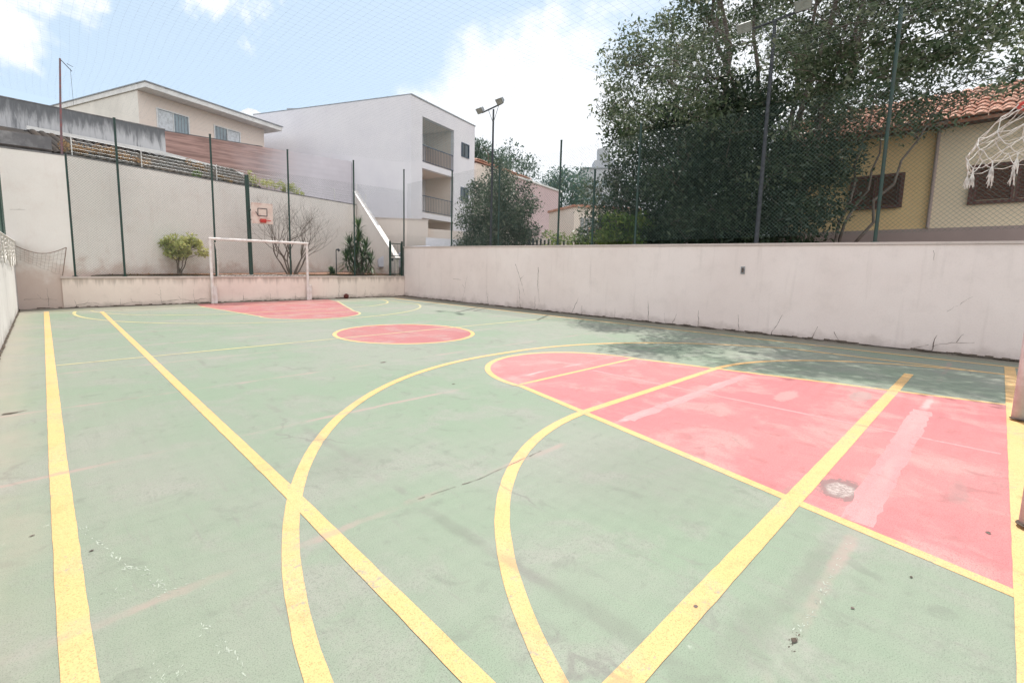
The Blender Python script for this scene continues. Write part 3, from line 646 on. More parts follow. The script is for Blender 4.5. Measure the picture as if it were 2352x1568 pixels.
M['bluegrill'] = plain('dark blue grille', (.08, .11, .16), .5, .1, 8)
M['terra'] = None
def brickwall(name, c1, c2, x0, x1):
    m_, t, b = newmat(name, .9, .2); p = pos(t)
    sep = N(t, 'ShaderNodeSeparateXYZ'); lk(t, p, sep.inputs[0])
    st = noise(t, scaled(t, p, (.35, .35, 4)), 2.2, 5, .6, .4); big = noise(t, p, .7, 5, .6)
    k = ramp(t, mth(t, 'ADD', sep.outputs[0], mth(t, 'MULTIPLY', mth(t, 'SUBTRACT', big, .5), 3)), x0, x1)
    a = mixc(t, ramp(t, st, .4, .62), c1, tuple(x*.66 for x in c1))
    row = mth(t, 'ABSOLUTE', mth(t, 'SUBTRACT', mth(t, 'FRACT', mth(t, 'MULTIPLY', sep.outputs[2], 3.6)), .5))
    a = mixc(t, mth(t, 'MULTIPLY', ramp(t, row, .36, .5), .35), a, tuple(min(1, x*1.5) for x in c1))
    c = mixc(t, ramp(t, big, .35, .65), c2, tuple(x*.9 for x in c2))
    lk(t, mixc(t, k, a, c), b.inputs['Base Color']); bump(t, b, row, .3, .02); return m_
M['terra'] = brickwall('terracotta and pink painted wall', (.42, .27, .24), (.66, .625, .675), 7.0, 12.0)
def window(parent, f, s0, s1, z0, z1, frame='winframe', glass='glass', half=None, bars=0, depth=.06):
    mb = MB(); w_ = .05
    for a in ((s0-w_, s1+w_, z0-w_, z0), (s0-w_, s1+w_, z1, z1+w_), (s0-w_, s0, z0, z1), (s1, s1+w_, z0, z1)): pbox(mb, f, *a, .002, depth)
    m_ = (s0+s1)/2; pbox(mb, f, m_-.02, m_+.02, z0, z1, .008, depth*.8)
    fr = mb.build('window', M[frame], parent)
    mb = MB(); pbox(mb, f, s0, s1, z0, z1, .003, .007); mb.build('pane', M[glass], fr)
    if half is not None:
        mb = MB(); a, b = (s0+.03, m_-.03) if half == 0 else (m_+.03, s1-.03); pbox(mb, f, a, b, z0+.03, z1-.03, .010, .03); mb.build('shutter', M['curtain'], fr)
    if bars:
        mb = MB(); a, b = (m_, s1) if half == 0 else (s0, m_)
        for i in range(bars): q = a+(b-a)*(i+.5)/bars; pbox(mb, f, q-.010, q+.010, z0, z1, depth, depth+.02)
        mb.build('bars', M['grey_metal'], fr)
    return fr
def solid(f, s0, s1, z0, z1, depth, mb=None):     # box behind the facade plane
    mb = mb or MB(); return pbox(mb, f, s0, s1, z0, z1, -depth, 0)
# --- beige house, far left
A0, A1, A2 = (3.8, 27.6), (10.4, 30.2), (.7, 34.9)
ub = Vector((A1[0]-A0[0], A1[1]-A0[1])).normalized(); Ln = 7.0; vb = Vector((-ub.y, ub.x))
f = on_plane(A0, A1)
t = thing('beige_house', 'beige two storey house with a white overhanging roof edge and two blue windows', 'house')
mb = MB(); solid(f, 0, 6.95, 1, 9.33, 8.0, mb); w1 = mb.build('wall', M['beige'], t)
g2 = on_plane(A0, (A0[0]+vb.x, A0[1]+vb.y))
mb = MB(); pbox(mb, g2, .01, 7.99, 1.01, 9.32, .002, .012); mb.build('side_wall', M['beige_lit'], t)
mb = MB(); pbox(mb, f, -.08, 7.65, 9.34, 9.56, -8.0, .75); rf = mb.build('roof', M['fascia'], t)
mb = MB(); pbox(mb, f, -.12, 7.7, 9.562, 9.61, -8.05, .80); mb.build('roof_sheet', M['roofmetal'], rf)
window(t, f, .82, 2.32, 7.66, 8.74, half=0, bars=5); window(t, f, 3.77, 5.27, 7.68, 8.72, half=1, bars=4)
# --- terracotta boundary wall in front of it
t = thing('party_wall', 'long reddish terracotta wall fading to pink in front of the two upper houses', 'wall')
mb = MB(); mb.wall((-1, 26.7), (14.1, 26.7), 1, 7.42, .2, 1, 7.60); mb.build('wall_face', M['terra'], t)
mb = MB(); mb.wall((-1, 26.68), (9.0, 26.68), 7.425, 7.46, .24, 7.54, 7.575); mb.build('coping', M['walltop'], t)
# --- white house with balconies
B0, B1, B2 = (16.0, 23.2), (22.7, 25.2), (10.8, 33.6)
f = on_plane(B0, B1); DP = 9
t = thing('white_house', 'big pale lavender white house with stacked balconies and a blank side wall', 'house')
mb = MB()
# front facade as slabs around the openings: openings s 1.06-4.40, z 7.5-10.1 / 4.65-7.2 / 1-4.3
for a in ((0, 1.06, 1, 11), (4.40, 6.95, 1, 11), (1.06, 4.40, 10.12, 11), (1.06, 4.40, 7.20, 7.55), (1.06, 4.40, 4.32, 4.64)): pbox(mb, f, *a, -.25, 0)
nB = Vector((B1[0]-B0[0], B1[1]-B0[1])).normalized()
def quad3(mb, a, b, c, d): mb.add([a, b, c, d], [(0, 1, 2, 3)])
sw = on_plane(B0, B2)
e = lambda P, z_: (P[0], P[1], z_)
nb = Vector((-nB.y, nB.x)); C1 = (B1[0]+nb.x*10, B1[1]+nb.y*10)
mb.build('wall', M['lav'], t)
mb = MB(); mb.wall(B2, (B0[0], B0[1]), 1, 11.0, .22); mb.build('side_wall', M['lav'], t)
mb = MB()
pbox(mb, f, 6.70, 6.95, 1, 11, -9, -.252)
mb.add([e(f(0.3, 0, -.3), 10.9), e(f(6.9, 0, -.3), 10.9), e(f(6.9, 0, -9), 10.9), (B2[0], B2[1], 10.9)], [(0, 1, 2, 3)])
mb.build('back_wall', M['lav'], t)
mb = MB(); pbox(mb, f, .0, 6.98, 11.002, 11.07, -.3, .04); mb.wall(B2, B0, 11.002, 11.07, .26); mb.build('parapet_cap', M['roofmetal'], t)
for z0, z1 in ((7.50, 10.12), (4.62, 7.2), (1.0, 4.32)):
    mb = MB(); pbox(mb, f, .9, 4.6, z0-.02, z1+.02, -2.4, -2.3); mb.build('balcony_back_wall', M['lav'], t)
    mb = MB(); pbox(mb, f, .9, 1.05, z0-.02, z1+.02, -2.3, -.26); pbox(mb, f, 4.41, 4.6, z0-.02, z1+.02, -2.3, -.26); pbox(mb, f, 1.06, 4.40, z1+.02, z1+.1, -2.3, -.26); mb.build('balcony_side_wall', M['beige'], t)
for z0 in (7.55, 4.64):
    mb = MB(); pbox(mb, f, 1.06, 4.40, z0-.10, z0+.0, -2.3, -.02); mb.build('balcony_floor', M['lav'], t)
    mb = MB(); pbox(mb, f, 1.07, 4.39, z0+.98, z0+1.02, -.09, -.05); pbox(mb, f, 1.07, 4.39, z0+.08, z0+.11, -.09, -.05)
    for i in range(20): q = 1.12+i*.168; pbox(mb, f, q, q+.014, z0+.11, z0+.98, -.08, -.064)
    mb.build('balcony_railing', M['bluegrill'], t)
fr = MB(); pbox(fr, f, 1.4, 3.9, 7.6, 9.5, -2.29, -2.25); dn_ = fr.build('balcony_door', M['winframe'], t)
fr = MB(); pbox(fr, f, 1.48, 2.6, 7.66, 9.42, -2.245, -2.235); pbox(fr, f, 2.68, 3.82, 7.66, 9.42, -2.245, -2.235); fr.build('pane', M['glass'], dn_)
fr = MB(); pbox(fr, f, 1.6, 3.6, 4.7, 6.6, -2.29, -2.25); fr.build('balcony_door', M['beige'], t)
# bluish safety net over the top balcony
mb = MB()
for i in range(16): z_ = 8.6+i*.1; mb.tube([f(1.07, z_, -.06), f(2.7, z_-.03, -.05), f(4.39, z_, -.06)], .007, 4)
for i in range(24): q = 1.12+i*.14; mb.tube([f(q, 8.56, -.06), f(q, 10.1, -.06)], .006, 4)
mb.build('safety_net', plain('blue green net', (.30, .42, .45), .8, .1, 4), t)
window(t, f, 5.30, 6.14, 8.76, 9.55, 'bluegrill', 'glassdark', bars=3); window(t, f, 5.28, 6.12, 5.88, 6.68, 'bluegrill', 'glassdark')
# --- small roofs behind, between the two houses
t = thing('grey_roof_house', 'pale grey hipped roof peeping over between the beige and the white house', 'house')
mb = MB(); mb.box(10.6, 14.2, 37.2, 41, 1, 11.6); mb.build('wall', M['lav'], t)
mb = MB(); mb.add([(10.4, 37, 11.6), (14.4, 37, 11.6), (14.4, 41.2, 11.6), (10.4, 41.2, 11.6), (12.2, 39.1, 13.0), (12.7, 39.1, 13.0)], [(0, 1, 5, 4), (1, 2, 5), (2, 3, 4, 5), (3, 0, 4)]); mb.build('roof', M['roofmetal'], t)
t = thing('rooftop_tank_box', 'low pale box standing on the roof of the white house', 'roof box')
mb = MB(); mb.prism([(12.7, 32.6), (14.4, 30.9), (15.2, 31.8), (13.5, 33.5)], 'z', 10.92, 11.55); mb.build('body', M['lav'], t, .01)
mb = MB(); mb.prism([(12.62, 32.6), (14.4, 30.82), (15.28, 31.8), (13.5, 33.58)], 'z', 11.552, 11.62); mb.build('lid', M['roofmetal'], t)
# --- old tiled roof and stained parapet behind the tall wall (top left)
def tileroof(name, mat, parent, P0, P1, up, L_, pitch=.24, rows=.36, amp=.045, seed=1, lft=.035):
    """half-round clay tiles: eave from P0 to P1, 'up' is the vector from eave to ridge"""
    r_ = random.Random(seed); P0, P1, up = Vector(P0), Vector(P1), Vector(up); a = (P1-P0); W_ = a.length; a.normalize(); ul = up.length; ud = up.normalized(); n = a.cross(ud).normalized()
    if n.z < 0: n = -n
    nc = int(W_/pitch); nr = max(1, int(ul/rows)); mb = MB()
    for i in range(nc):
        for j in range(nr):
            dz = r_.uniform(-.008, .012); sh = r_.uniform(-.012, .012); k = len(mb.v)
            prof = [(0, -.0), (.15, .55), (.35, .95), (.5, 1), (.65, .95), (.85, .55), (1, 0)]
            for e_, lift in ((0, lft), (1, 0.0)):
                for u_, h in prof:
                    mb.v.append(tuple(P0+a*((i+u_)*pitch+sh)+ud*((j+e_*1.02)*ul/nr)+n*(h*amp*1.4+lift+dz)))
            for q in range(6): mb.f.append((k+q, k+q+1, k+8+q, k+7+q)); mb.m.append(0)
            mb.f.append(tuple(range(k, k+7))); mb.m.append(0)
    v = [P0-n*.03, P1-n*.03, P1+up-n*.03, P0+up-n*.03]; v2 = [x-n*.08 for x in v]
    mb.add(v+v2, [(0, 1, 2, 3), (7, 6, 5, 4), (0, 4, 5, 1), (1, 5, 6, 2), (2, 6, 7, 3), (3, 7, 4, 0)])
    return mb.build(name, mat, parent)
M['oldtile'] = plain('weathered grey brown tiles', (.052, .047, .045), .95, .25, 1.6, c2=(.085, .065, .052), spec=.1)
M['redtile'] = plain('clay roof tiles', (.42, .19, .13), .85, .2, 2.0, c2=(.58, .36, .28))
def parapetmat():
    m_, t, b = newmat('soot streaked parapet', .95, .15); p = pos(t)
    st = noise(t, scaled(t, p, (3.5, 3.5, .5)), 1.6, 6, .65, .3); big = noise(t, p, .9, 6, .6); sep = N(t, 'ShaderNodeSeparateXYZ'); lk(t, p, sep.inputs[0])
    h = ramp(t, mth(t, 'ADD', sep.outputs[2], mth(t, 'MULTIPLY', mth(t, 'SUBTRACT', st, .5), 1.6)), 5.9, 6.5)
    col = mixc(t, h, (.50, .50, .52), (.15, .155, .165)); col = mixc(t, ramp(t, st, .5, .7), col, (.20, .205, .22)); col = mixc(t, mth(t, 'MULTIPLY', ramp(t, big, .6, .75), .5), col, (.12, .12, .12))
    lk(t, col, b.inputs['Base Color']); bump(t, b, big, .3, .02); return m_
M['parapet'] = parapetmat()
t = thing('old_shed', 'old shed with sooty grey parapet and weathered tiled roof above the tall wall', 'shed')
mb = MB(); mb.wall((-4.5, 21.45), (3.92, 22.62), 1, 6.62, .2); mb.build('parapet', M['parapet'], t)
mb = MB(); mb.wall((-4.5, 21.44), (3.94, 22.61), 6.625, 6.66, .24); mb.build('parapet_cap', M['walltop'], t)
tileroof('roof', M['oldtile'], t, (.5, 19.75, 4.72), (7.5, 22.10, 4.70), (-.60, 1.75, .92), 2, .24, 5, .05, 1, .012)
mb = MB(); mb.wall((-.08, 21.40), (3.75, 22.35), 5.62, 5.74, .10, 5.62, 5.74); mb.wall((3.752, 22.352), (7.2, 24.0), 5.62, 5.74, .10, 5.52, 5.62); mb.build('flashing', M['fascia'], t)
mb = MB(); mb.wall((-4.5, 19.9), (.45, 19.9), 1, 5.2, .15); mb.build('side_wall', M['walltop'], t)
mb = MB(); mb.add([(-4.5, 19.8, 4.78), (.48, 19.8, 4.78), (.25, 21.5, 5.6), (-4.5, 20.9, 5.6)], [(0, 1, 2, 3)]); mb.build('roof_slab', M['oldtile'], t)
# electric fence wires on the tall wall
def eposts(label, pts):
    t = thing('electric_fence', label, 'fence')
    for p in pts:
        mb = MB(); mb.tube([p, (p[0], p[1], p[2]+.62)], .014, 6)
        for k in range(5): mb.tube([(p[0], p[1]-.03, p[2]+.12+k*.11), (p[0], p[1]+.03, p[2]+.12+k*.11)], .022, 6)
        mb.build('post', M['fascia'], t)
    mb = MB()
    for k in range(5):
        mb.tube([(p[0], p[1]-.03, p[2]+.12+k*.11) for p in pts], .004, 4)
    mb.build('wire', M['grey_metal'], t)
eposts('thin electric security wires on posts along the top of the tall wall', [(.9, 19.5, 4.66), (2.75, 20.1, 4.66), (5.3, 20.98, 4.66), (8.4, 22.02, 4.66), (11.17, 22.95, 4.66), (12.55, 23.45, 4.7)])
eposts('short run of electric wires on posts above the stair wall', [(12.74, 23.55, 5.2), (12.74, 22.6, 4.5)])
# --- beige boundary wall, car, white wall, fences to the right of the gate
t = thing('beige_boundary_wall', 'plain beige boundary wall under the corner of the white house', 'wall')
mb = MB(); mb.wall((12.95, 23.2), (15.9, 21.4), 1, 3.95, .2); mb.build('wall_face', M['beige'], t)
mb = MB(); mb.wall((12.93, 23.18), (15.93, 21.36), 3.952, 4.02, .28); mb.build('coping', M['coping'], t)
# car
t = thing('parked_car', 'silver lavender car with dark windows parked behind the end of the long wall', 'car', (14.55, 20.55, 1.0), rz=math.atan2(-1.4, 2.3))
cb = plain('silver car paint', (.50, .50, .58), .3, .05, 3, metal=.3, spec=.6, bmp=0)
L2, Wd = 2.0, .82
prof = [(-2.0, .35), (-2.02, .75), (-1.75, .93), (-1.05, 1.0), (-.55, 1.42), (.45, 1.50), (1.15, 1.38), (1.75, .98), (2.0, .85), (2.02, .35)]
mb = MB(); mb.prism([(x, z_) for x, z_ in prof if True], 'y', -Wd, Wd); o = mb.build('body', cb, t, .05)
gw = MB()
for y_ in (-Wd-.004, Wd+.004): gw.add([(-.95, y_, 1.02), (1.45, y_, 1.02), (1.05, y_, 1.34), (.45, y_, 1.42), (-.48, y_, 1.35)], [(0, 1, 2, 3, 4)])
gw.build('side_window', M['glassdark'], t)
gw = MB(); gw.add([(-1.04, -.72, 1.03), (-1.04, .72, 1.03), (-.58, .66, 1.41), (-.58, -.66, 1.41)], [(0, 1, 2, 3)]); gw.build('windscreen', M['glassdark'], t)
for x in (-1.25, 1.25):
    for y_ in (-.72, .72):
        mb = MB(); mb.tube([(x, y_-.1, .31), (x, y_+.1, .31)], .31, 20); wh = mb.build('wheel', M['crack'], t)
        mb = MB(); mb.tube([(x, y_-.105, .31), (x, y_+.105, .31)], .18, 14); mb.build('rim', M['grey_metal'], wh)
t = thing('white_boundary_wall', 'long low bright wall behind the middle of the pink wall', 'wall')
mb = MB(); mb.wall((15.3, 20.8), (20.6, 15.5), 1, 2.98, .2, 1, 2.62); mb.build('wall_face', plaster('pale low wall', (.74, .72, .74), (.3, .28, .28), 1, .4), t)
t = thing('pink_boundary_wall', 'dull pink wall behind the low bright wall and below the dark leafy tree', 'wall')
mb = MB(); mb.wall((16.2, 21.8), (22.0, 16.2), 1, 3.55, .2, 1, 3.0); mb.build('wall_face', M['beige'], t)
t = thing('brick_planter', 'small red brick planter below the lowest balcony of the white house', 'planter')
mb = MB(); mb.wall((16.15, 21.9), (17.7, 20.5), 1, 3.42, .4); mb.build('box', plain('red brick', (.36, .10, .08), .9, .2, 8), t, .02)
t = thing('picket_fence', 'dark grey picket fence in front of the pink gabled house', 'fence')
for i in range(26):
    k = i/25; x = 17.5+3.6*k; y = 15.4-3.0*k; mb = MB(); mb.box(x-.05, x+.05, y-.02, y+.02, 1, 2.82-.1*k+(.05 if i % 2 else 0)); mb.build('picket', M['darkmetal'], t)
mb = MB(); mb.wall((17.4, 15.5), (21.2, 12.33), 2.5, 2.58, .03); mb.build('rail', M['darkmetal'], t)
t = thing('gate_pillar', 'small white gate pillar beside the dark picket fence', 'pillar')
mb = MB(); mb.box(19.2, 19.6, 13.45, 13.8, 1, 2.88); mb.build('shaft', M['white'], t, .01)
mb = MB(); mb.box(19.15, 19.65, 13.4, 13.85, 2.882, 2.95); mb.build('cap', M['fascia'], t, .01)
t = thing('meter_box', 'small white box standing on a post under the dark leafy tree', 'box')
mb = MB(); mb.box(18.2, 18.7, 17.1, 17.4, 3.05, 3.45); mb.build('body', M['white'], t, .02)
mb = MB(); mb.box(18.4, 18.5, 17.2, 17.3, 1, 3.05); mb.build('post', M['darkmetal'], t)
# --- pink gabled house
f = on_plane((24, 26.6), (38.6, 30.2))
t = thing('pink_house', 'dusty pink house with a sloping white edged roofline behind the leafy tree', 'house')
def wedge(mb, s0, s1, z0, za, zb, o0, o1): 
    v = [f(s0, z0, o0), f(s1, z0, o0), f(s1, z0, o1), f(s0, z0, o1), f(s0, za, o0), f(s1, zb, o0), f(s1, zb, o1), f(s0, za, o1)]
    return mb.add(v, [(0, 3, 2, 1), (4, 5, 6, 7), (0, 1, 5, 4), (1, 2, 6, 5), (2, 3, 7, 6), (3, 0, 4, 7)])
M['pink'] = plaster('dusty pink house paint', (.56, .42, .43), (.4, .3, .3), 1, .5, (.52, .39, .40))
mb = MB(); wedge(mb, 5.8, 15.2, 1, 8.95, 8.95, -6, 0); mb.build('wall', M['pink'], t)
mb = MB(); wedge(mb, 0, 5.79, 1, 9.0, 9.15, -6, .1); mb.build('side_wing', M['beige'], t)
mb = MB(); wedge(mb, 5.8, 15.4, 8.96, 9.10, 9.10, -6.1, .12); mb.build('parapet_cap', M['fascia'], t)
tileroof('roof', M['redtile'], t, f(-.2, 9.18, .3), f(9.0, 9.18, .1), tuple(Vector(f(0, 10.3, -4))-Vector(f(0, 9.18, .3))), 2, .3, .4)
# --- grey shed and small roofs right of it
t = thing('grey_outbuilding', 'pale grey outbuilding with dark slatted doors between the pink house and bushes', 'building')
mb = MB(); f = on_plane((27.0, 19.8), (31.5, 17.6)); pbox(mb, f, 0, 5, 1, 5.6, -4, 0); mb.build('wall', M['beige'], t)
mb = MB(); pbox(mb, f, -.1, 5.1, 5.602, 5.75, -4.1, .15); mb.build('roof', M['redtile'], t)
mb = MB(); 
for i in range(12): pbox(mb, f, .5+i*.33, .75+i*.33, 1, 4.9, .003, .04)
mb.build('slatted_door', M['grey_metal'], t)
t = thing('small_tiled_porch', 'small reddish tiled porch roof just above the pink wall by the yellow-green bushes', 'roof')
tileroof('roof', M['redtile'], t, (20.4, 13.9, 3.15), (21.9, 12.3, 3.15), (.5, .5, .35), 1)
for x, y in ((20.5, 14.0), (21.9, 12.5)):
    mb = MB(); mb.tube([(x, y, 1), (x, y, 3.2)], .06, 8); mb.build('post', M['beige'], t)
# --- distant tower
t = thing('apartment_tower', 'distant hazy grey apartment tower with a round water tank on top', 'building')
M['far'] = plain('far hazy concrete', (.46, .47, .50), .9, .1, .3, c2=(.40, .42, .46))
f = on_plane((82, 58.6), (86.8, 53.2))
mb = MB(); pbox(mb, f, 0, 7.4, 0, 21.3, -8, 0); mb.build('wall', M['far'], t)
mb = MB(); pbox(mb, f, 2.5, 6.6, 21.3, 23.2, -5, -1); mb.build('penthouse', M['far'], t)
c = Vector(f(4.4, 23.2, -2.5)); mb = MB(); mb.tube([c, c+Vector((0, 0, 2.4))], 1.3, 18); mb.build('water_tank', M['far'], t)
mb = MB(); pbox(mb, f, -.2, 7.6, 21.302, 21.6, -8.2, .2); mb.build('roof_slab', M['roofmetal'], t)
for k in range(6):
    for i in range(4):
        s0 = .8+i*1.6; z0 = 3.3+k*2.9; m2 = MB(); pbox(m2, f, s0, s0+.9, z0, z0+1.3, .01, .05); m2.build('window', M['glass'], t)
# --- ochre house on the right
X0 = 20.0
t = thing('ochre_house', 'ochre and beige house with clay tiled roof and brown shuttered windows on the right', 'house')
f = on_plane((X0, -9), (X0, 5.6))
def sy(y): return y+9
M['ochre'] = plaster('ochre house paint', (.82, .60, .32), (.45, .32, .2), 1, .6, (.74, .53, .29), .4, .3, None, .4)
M['sand'] = plaster('sandy house paint', (.80, .67, .50), (.45, .36, .28), 1, .6, (.74, .61, .46), .4, .3, None, .3)
M['plinth'] = plaster('mauve plinth', (.40, .31, .29), (.25, .2, .18), 1, .5)
M['brown'] = plain('brown painted wood', (.13, .055, .045), .6, .2, 9, c2=(.09, .04, .035))
mb = MB(); pbox(mb, f, sy(1.65), sy(5.6), 1, 6.0, -6, 0); mb.build('wall', M['ochre'], t)
mb = MB(); pbox(mb, f, 0, sy(1.648), 1, 6.0, -6, .05); mb.build('wall', M['sand'], t)
mb = MB(); pbox(mb, f, 0, sy(5.62), .98, 2.86, .002, .08); mb.build('plinth', M['plinth'], t)
mb = MB(); mb.tube([f(sy(1.62), 2.87, .12), f(sy(1.62), 5.9, .12)], .042, 10); mb.build('downpipe', M['plinth'], t)
def shut(s0, s1, z0, z1, n):
    mb = MB(); w_ = .09
    for a in ((s0-w_, s1+w_, z0-w_, z0), (s0-w_, s1+w_, z1, z1+w_), (s0-w_, s0, z0, z1), (s1, s1+w_, z0, z1)): pbox(mb, f, *a, .052, .14)
    fr = mb.build('window', M['brown'], t)
    w2 = (s1-s0)/n
    for k in range(n):
        m2 = MB(); a, b = s0+k*w2+.01, s0+(k+1)*w2-.01
        pbox(m2, f, a, a+.06, z0+.01, z1-.01, .056, .10); pbox(m2, f, b-.06, b, z0+.01, z1-.01, .056, .10)
        z_ = z0+.03
        while z_ < z1-.04:
            m2.add([f(a+.06, z_, .09), f(b-.06, z_, .09), f(b-.06, z_+.035, .06), f(a+.06, z_+.035, .06)], [(0, 1, 2, 3)]); z_ += .04
        m2.build('shutter', M['brown'], fr)
shut(sy(2.36), sy(3.5), 3.62, 4.50, 2); shut(sy(-2.4), sy(.76), 3.58, 4.50, 4)
tileroof('roof', M['redtile'], t, (19.45, -9.2, 5.85), (19.45, 5.9, 5.85), (3.4, 0, 1.62), 2, .26, .38, .05, 4)
mb = MB(); pbox(mb, f, 0, sy(5.7), 5.74, 5.83, .06, .5); mb.build('eave_board', M['brown'], t)
# ================================================================== vegetation
nr = np.random.default_rng(7)
def leafmat(name, c1, c2, c3, trans=.35, rough=.55, sc_=.5):
    m_ = bpy.data.materials.new(name); m_.use_nodes = True; t = m_.node_tree; b = t.nodes['Principled BSDF']; o_ = t.nodes['Material Output']
    g_ = N(t, 'ShaderNodeNewGeometry'); ri = g_.outputs['Random Per Island']; big = noise(t, g_.outputs['Position'], sc_, 3, .6)
    col = mixc(t, ramp(t, big, .36, .64), c1, c2); col = mixc(t, mth(t, 'MULTIPLY', ramp(t, ri, .55, 1.0), .75), col, c3)
    lk(t, col, b.inputs['Base Color']); b.inputs['Roughness'].default_value = rough; b.inputs['Specular IOR Level'].default_value = .35
    tr = N(t, 'ShaderNodeBsdfTranslucent'); lk(t, col, tr.inputs[0]); mx = N(t, 'ShaderNodeMixShader'); mx.inputs[0].default_value = trans
    lk(t, b.outputs[0], mx.inputs[1]); lk(t, tr.outputs[0], mx.inputs[2]); lk(t, mx.outputs[0], o_.inputs[0]); return m_
def leaves(name, mat, parent, cs, rs, n, size, aspect=.45, droop=.0, shell=.0):
    """n[i] bent leaf quads in the ellipsoid clump i (centre cs, radii rs)"""
    cs = np.asarray(cs, float); rs = np.asarray(rs, float); n = np.asarray(n, int); idx = np.repeat(np.arange(len(cs)), n); Tn = len(idx)
    d = nr.normal(size=(Tn, 3)); d /= np.linalg.norm(d, axis=1)[:, None]; q = nr.random(Tn)**(1/3 if shell == 0 else 1/(3+shell)); q = q*(1+.25*nr.normal(size=Tn)*.5)
    P = cs[idx]+d*q[:, None]*rs[idx]
    a = nr.normal(size=(Tn, 3)); a[:, 2] -= droop; a /= np.linalg.norm(a, axis=1)[:, None]
    b_ = np.cross(a, nr.normal(size=(Tn, 3))); b_ /= np.linalg.norm(b_, axis=1)[:, None]; c_ = np.cross(a, b_)
    L_ = size*(.4+1.3*nr.random(Tn)**1.6)[:, None]; W_ = L_*aspect
    v = np.stack([P-a*L_/2, P+b_*W_/2+c_*W_*.2, P+a*L_/2, P-b_*W_/2+c_*W_*.2], 1).reshape(-1, 3)
    me = bpy.data.meshes.new(name); me.vertices.add(4*Tn); me.vertices.foreach_set('co', v.ravel()); me.loops.add(4*Tn); me.loops.foreach_set('vertex_index', np.arange(4*Tn))
    me.polygons.add(Tn); me.polygons.foreach_set('loop_start', np.arange(Tn)*4); me.update(calc_edges=True); me.materials.append(mat)
    o = bpy.data.objects.new(name, me); C.objects.link(o)
    if parent: o.parent = parent
    return o
def branch(mb, A, B, ra, rb, seed, wob=.12, n=6, sag=0, sides=7):
    r_ = random.Random(seed); A, B = Vector(A), Vector(B); L_ = (B-A).length; P = []; R_ = []
    for i in range(n+1):
        k = i/n; p = A.lerp(B, k); s_ = math.sin(math.pi*k)
        P.append(p+Vector((r_.uniform(-1, 1), r_.uniform(-1, 1), r_.uniform(-.6, .6)))*wob*L_*s_*.5+Vector((0, 0, -sag*s_*L_))); R_.append(ra+(rb-ra)*k)
    mb.tube(P, R_, sides, cap=False); return P
bark = plain('grey brown bark', (.13, .10, .085), .95, .25, 4, c2=(.20, .17, .15), bmp=.4)
LM = dict(
 big=leafmat('olive tree leaves', (.10, .135, .07), (.045, .075, .035), (.28, .30, .20), .42, .5, 1.1),
 dense=leafmat('dark dense leaves', (.020, .040, .026), (.040, .060, .030), (.075, .10, .055), .22, .45, 1.2),
 mid=leafmat('mid green leaves', (.06, .10, .04), (.045, .075, .035), (.13, .18, .07), .3),
 bright=leafmat('yellow green leaves', (.14, .20, .05), (.10, .17, .04), (.26, .28, .08), .4),
 yel=leafmat('pale yellow shrub leaves', (.44, .43, .17), (.32, .36, .13), (.62, .56, .26), .45),
 grey=leafmat('grey green leaves', (.065, .095, .055), (.030, .050, .035), (.24, .26, .19), .3, .5, 1.0),
 far=leafmat('far green leaves', (.06, .10, .07), (.045, .085, .065), (.10, .14, .09), .3),
 teal=leafmat('feathery teal green leaves', (.06, .13, .10), (.05, .10, .09), (.13, .19, .10), .3),
 rust=leafmat('dry rusty vine', (.32, .18, .09), (.22, .14, .07), (.50, .34, .16), .3, .8))
def clumps_in(cen, rad_, n, seed, rmin, rmax, minz=None, hollow=.35, cut=None):
    r_ = random.Random(seed); out_ = []; tries = 0
    while len(out_) < n and tries < n*60:
        tries += 1; d = Vector((r_.gauss(0, 1), r_.gauss(0, 1), r_.gauss(0, 1))).normalized(); q = (hollow**3+(1-hollow**3)*r_.random())**(1/3)
        p = Vector((cen[0]+d.x*q*rad_[0], cen[1]+d.y*q*rad_[1], cen[2]+d.z*q*rad_[2]))
        if minz is not None and p.z < minz: continue
        if cut and not cut(p): continue
        out_.append((p, r_.uniform(rmin, rmax)))
    return out_
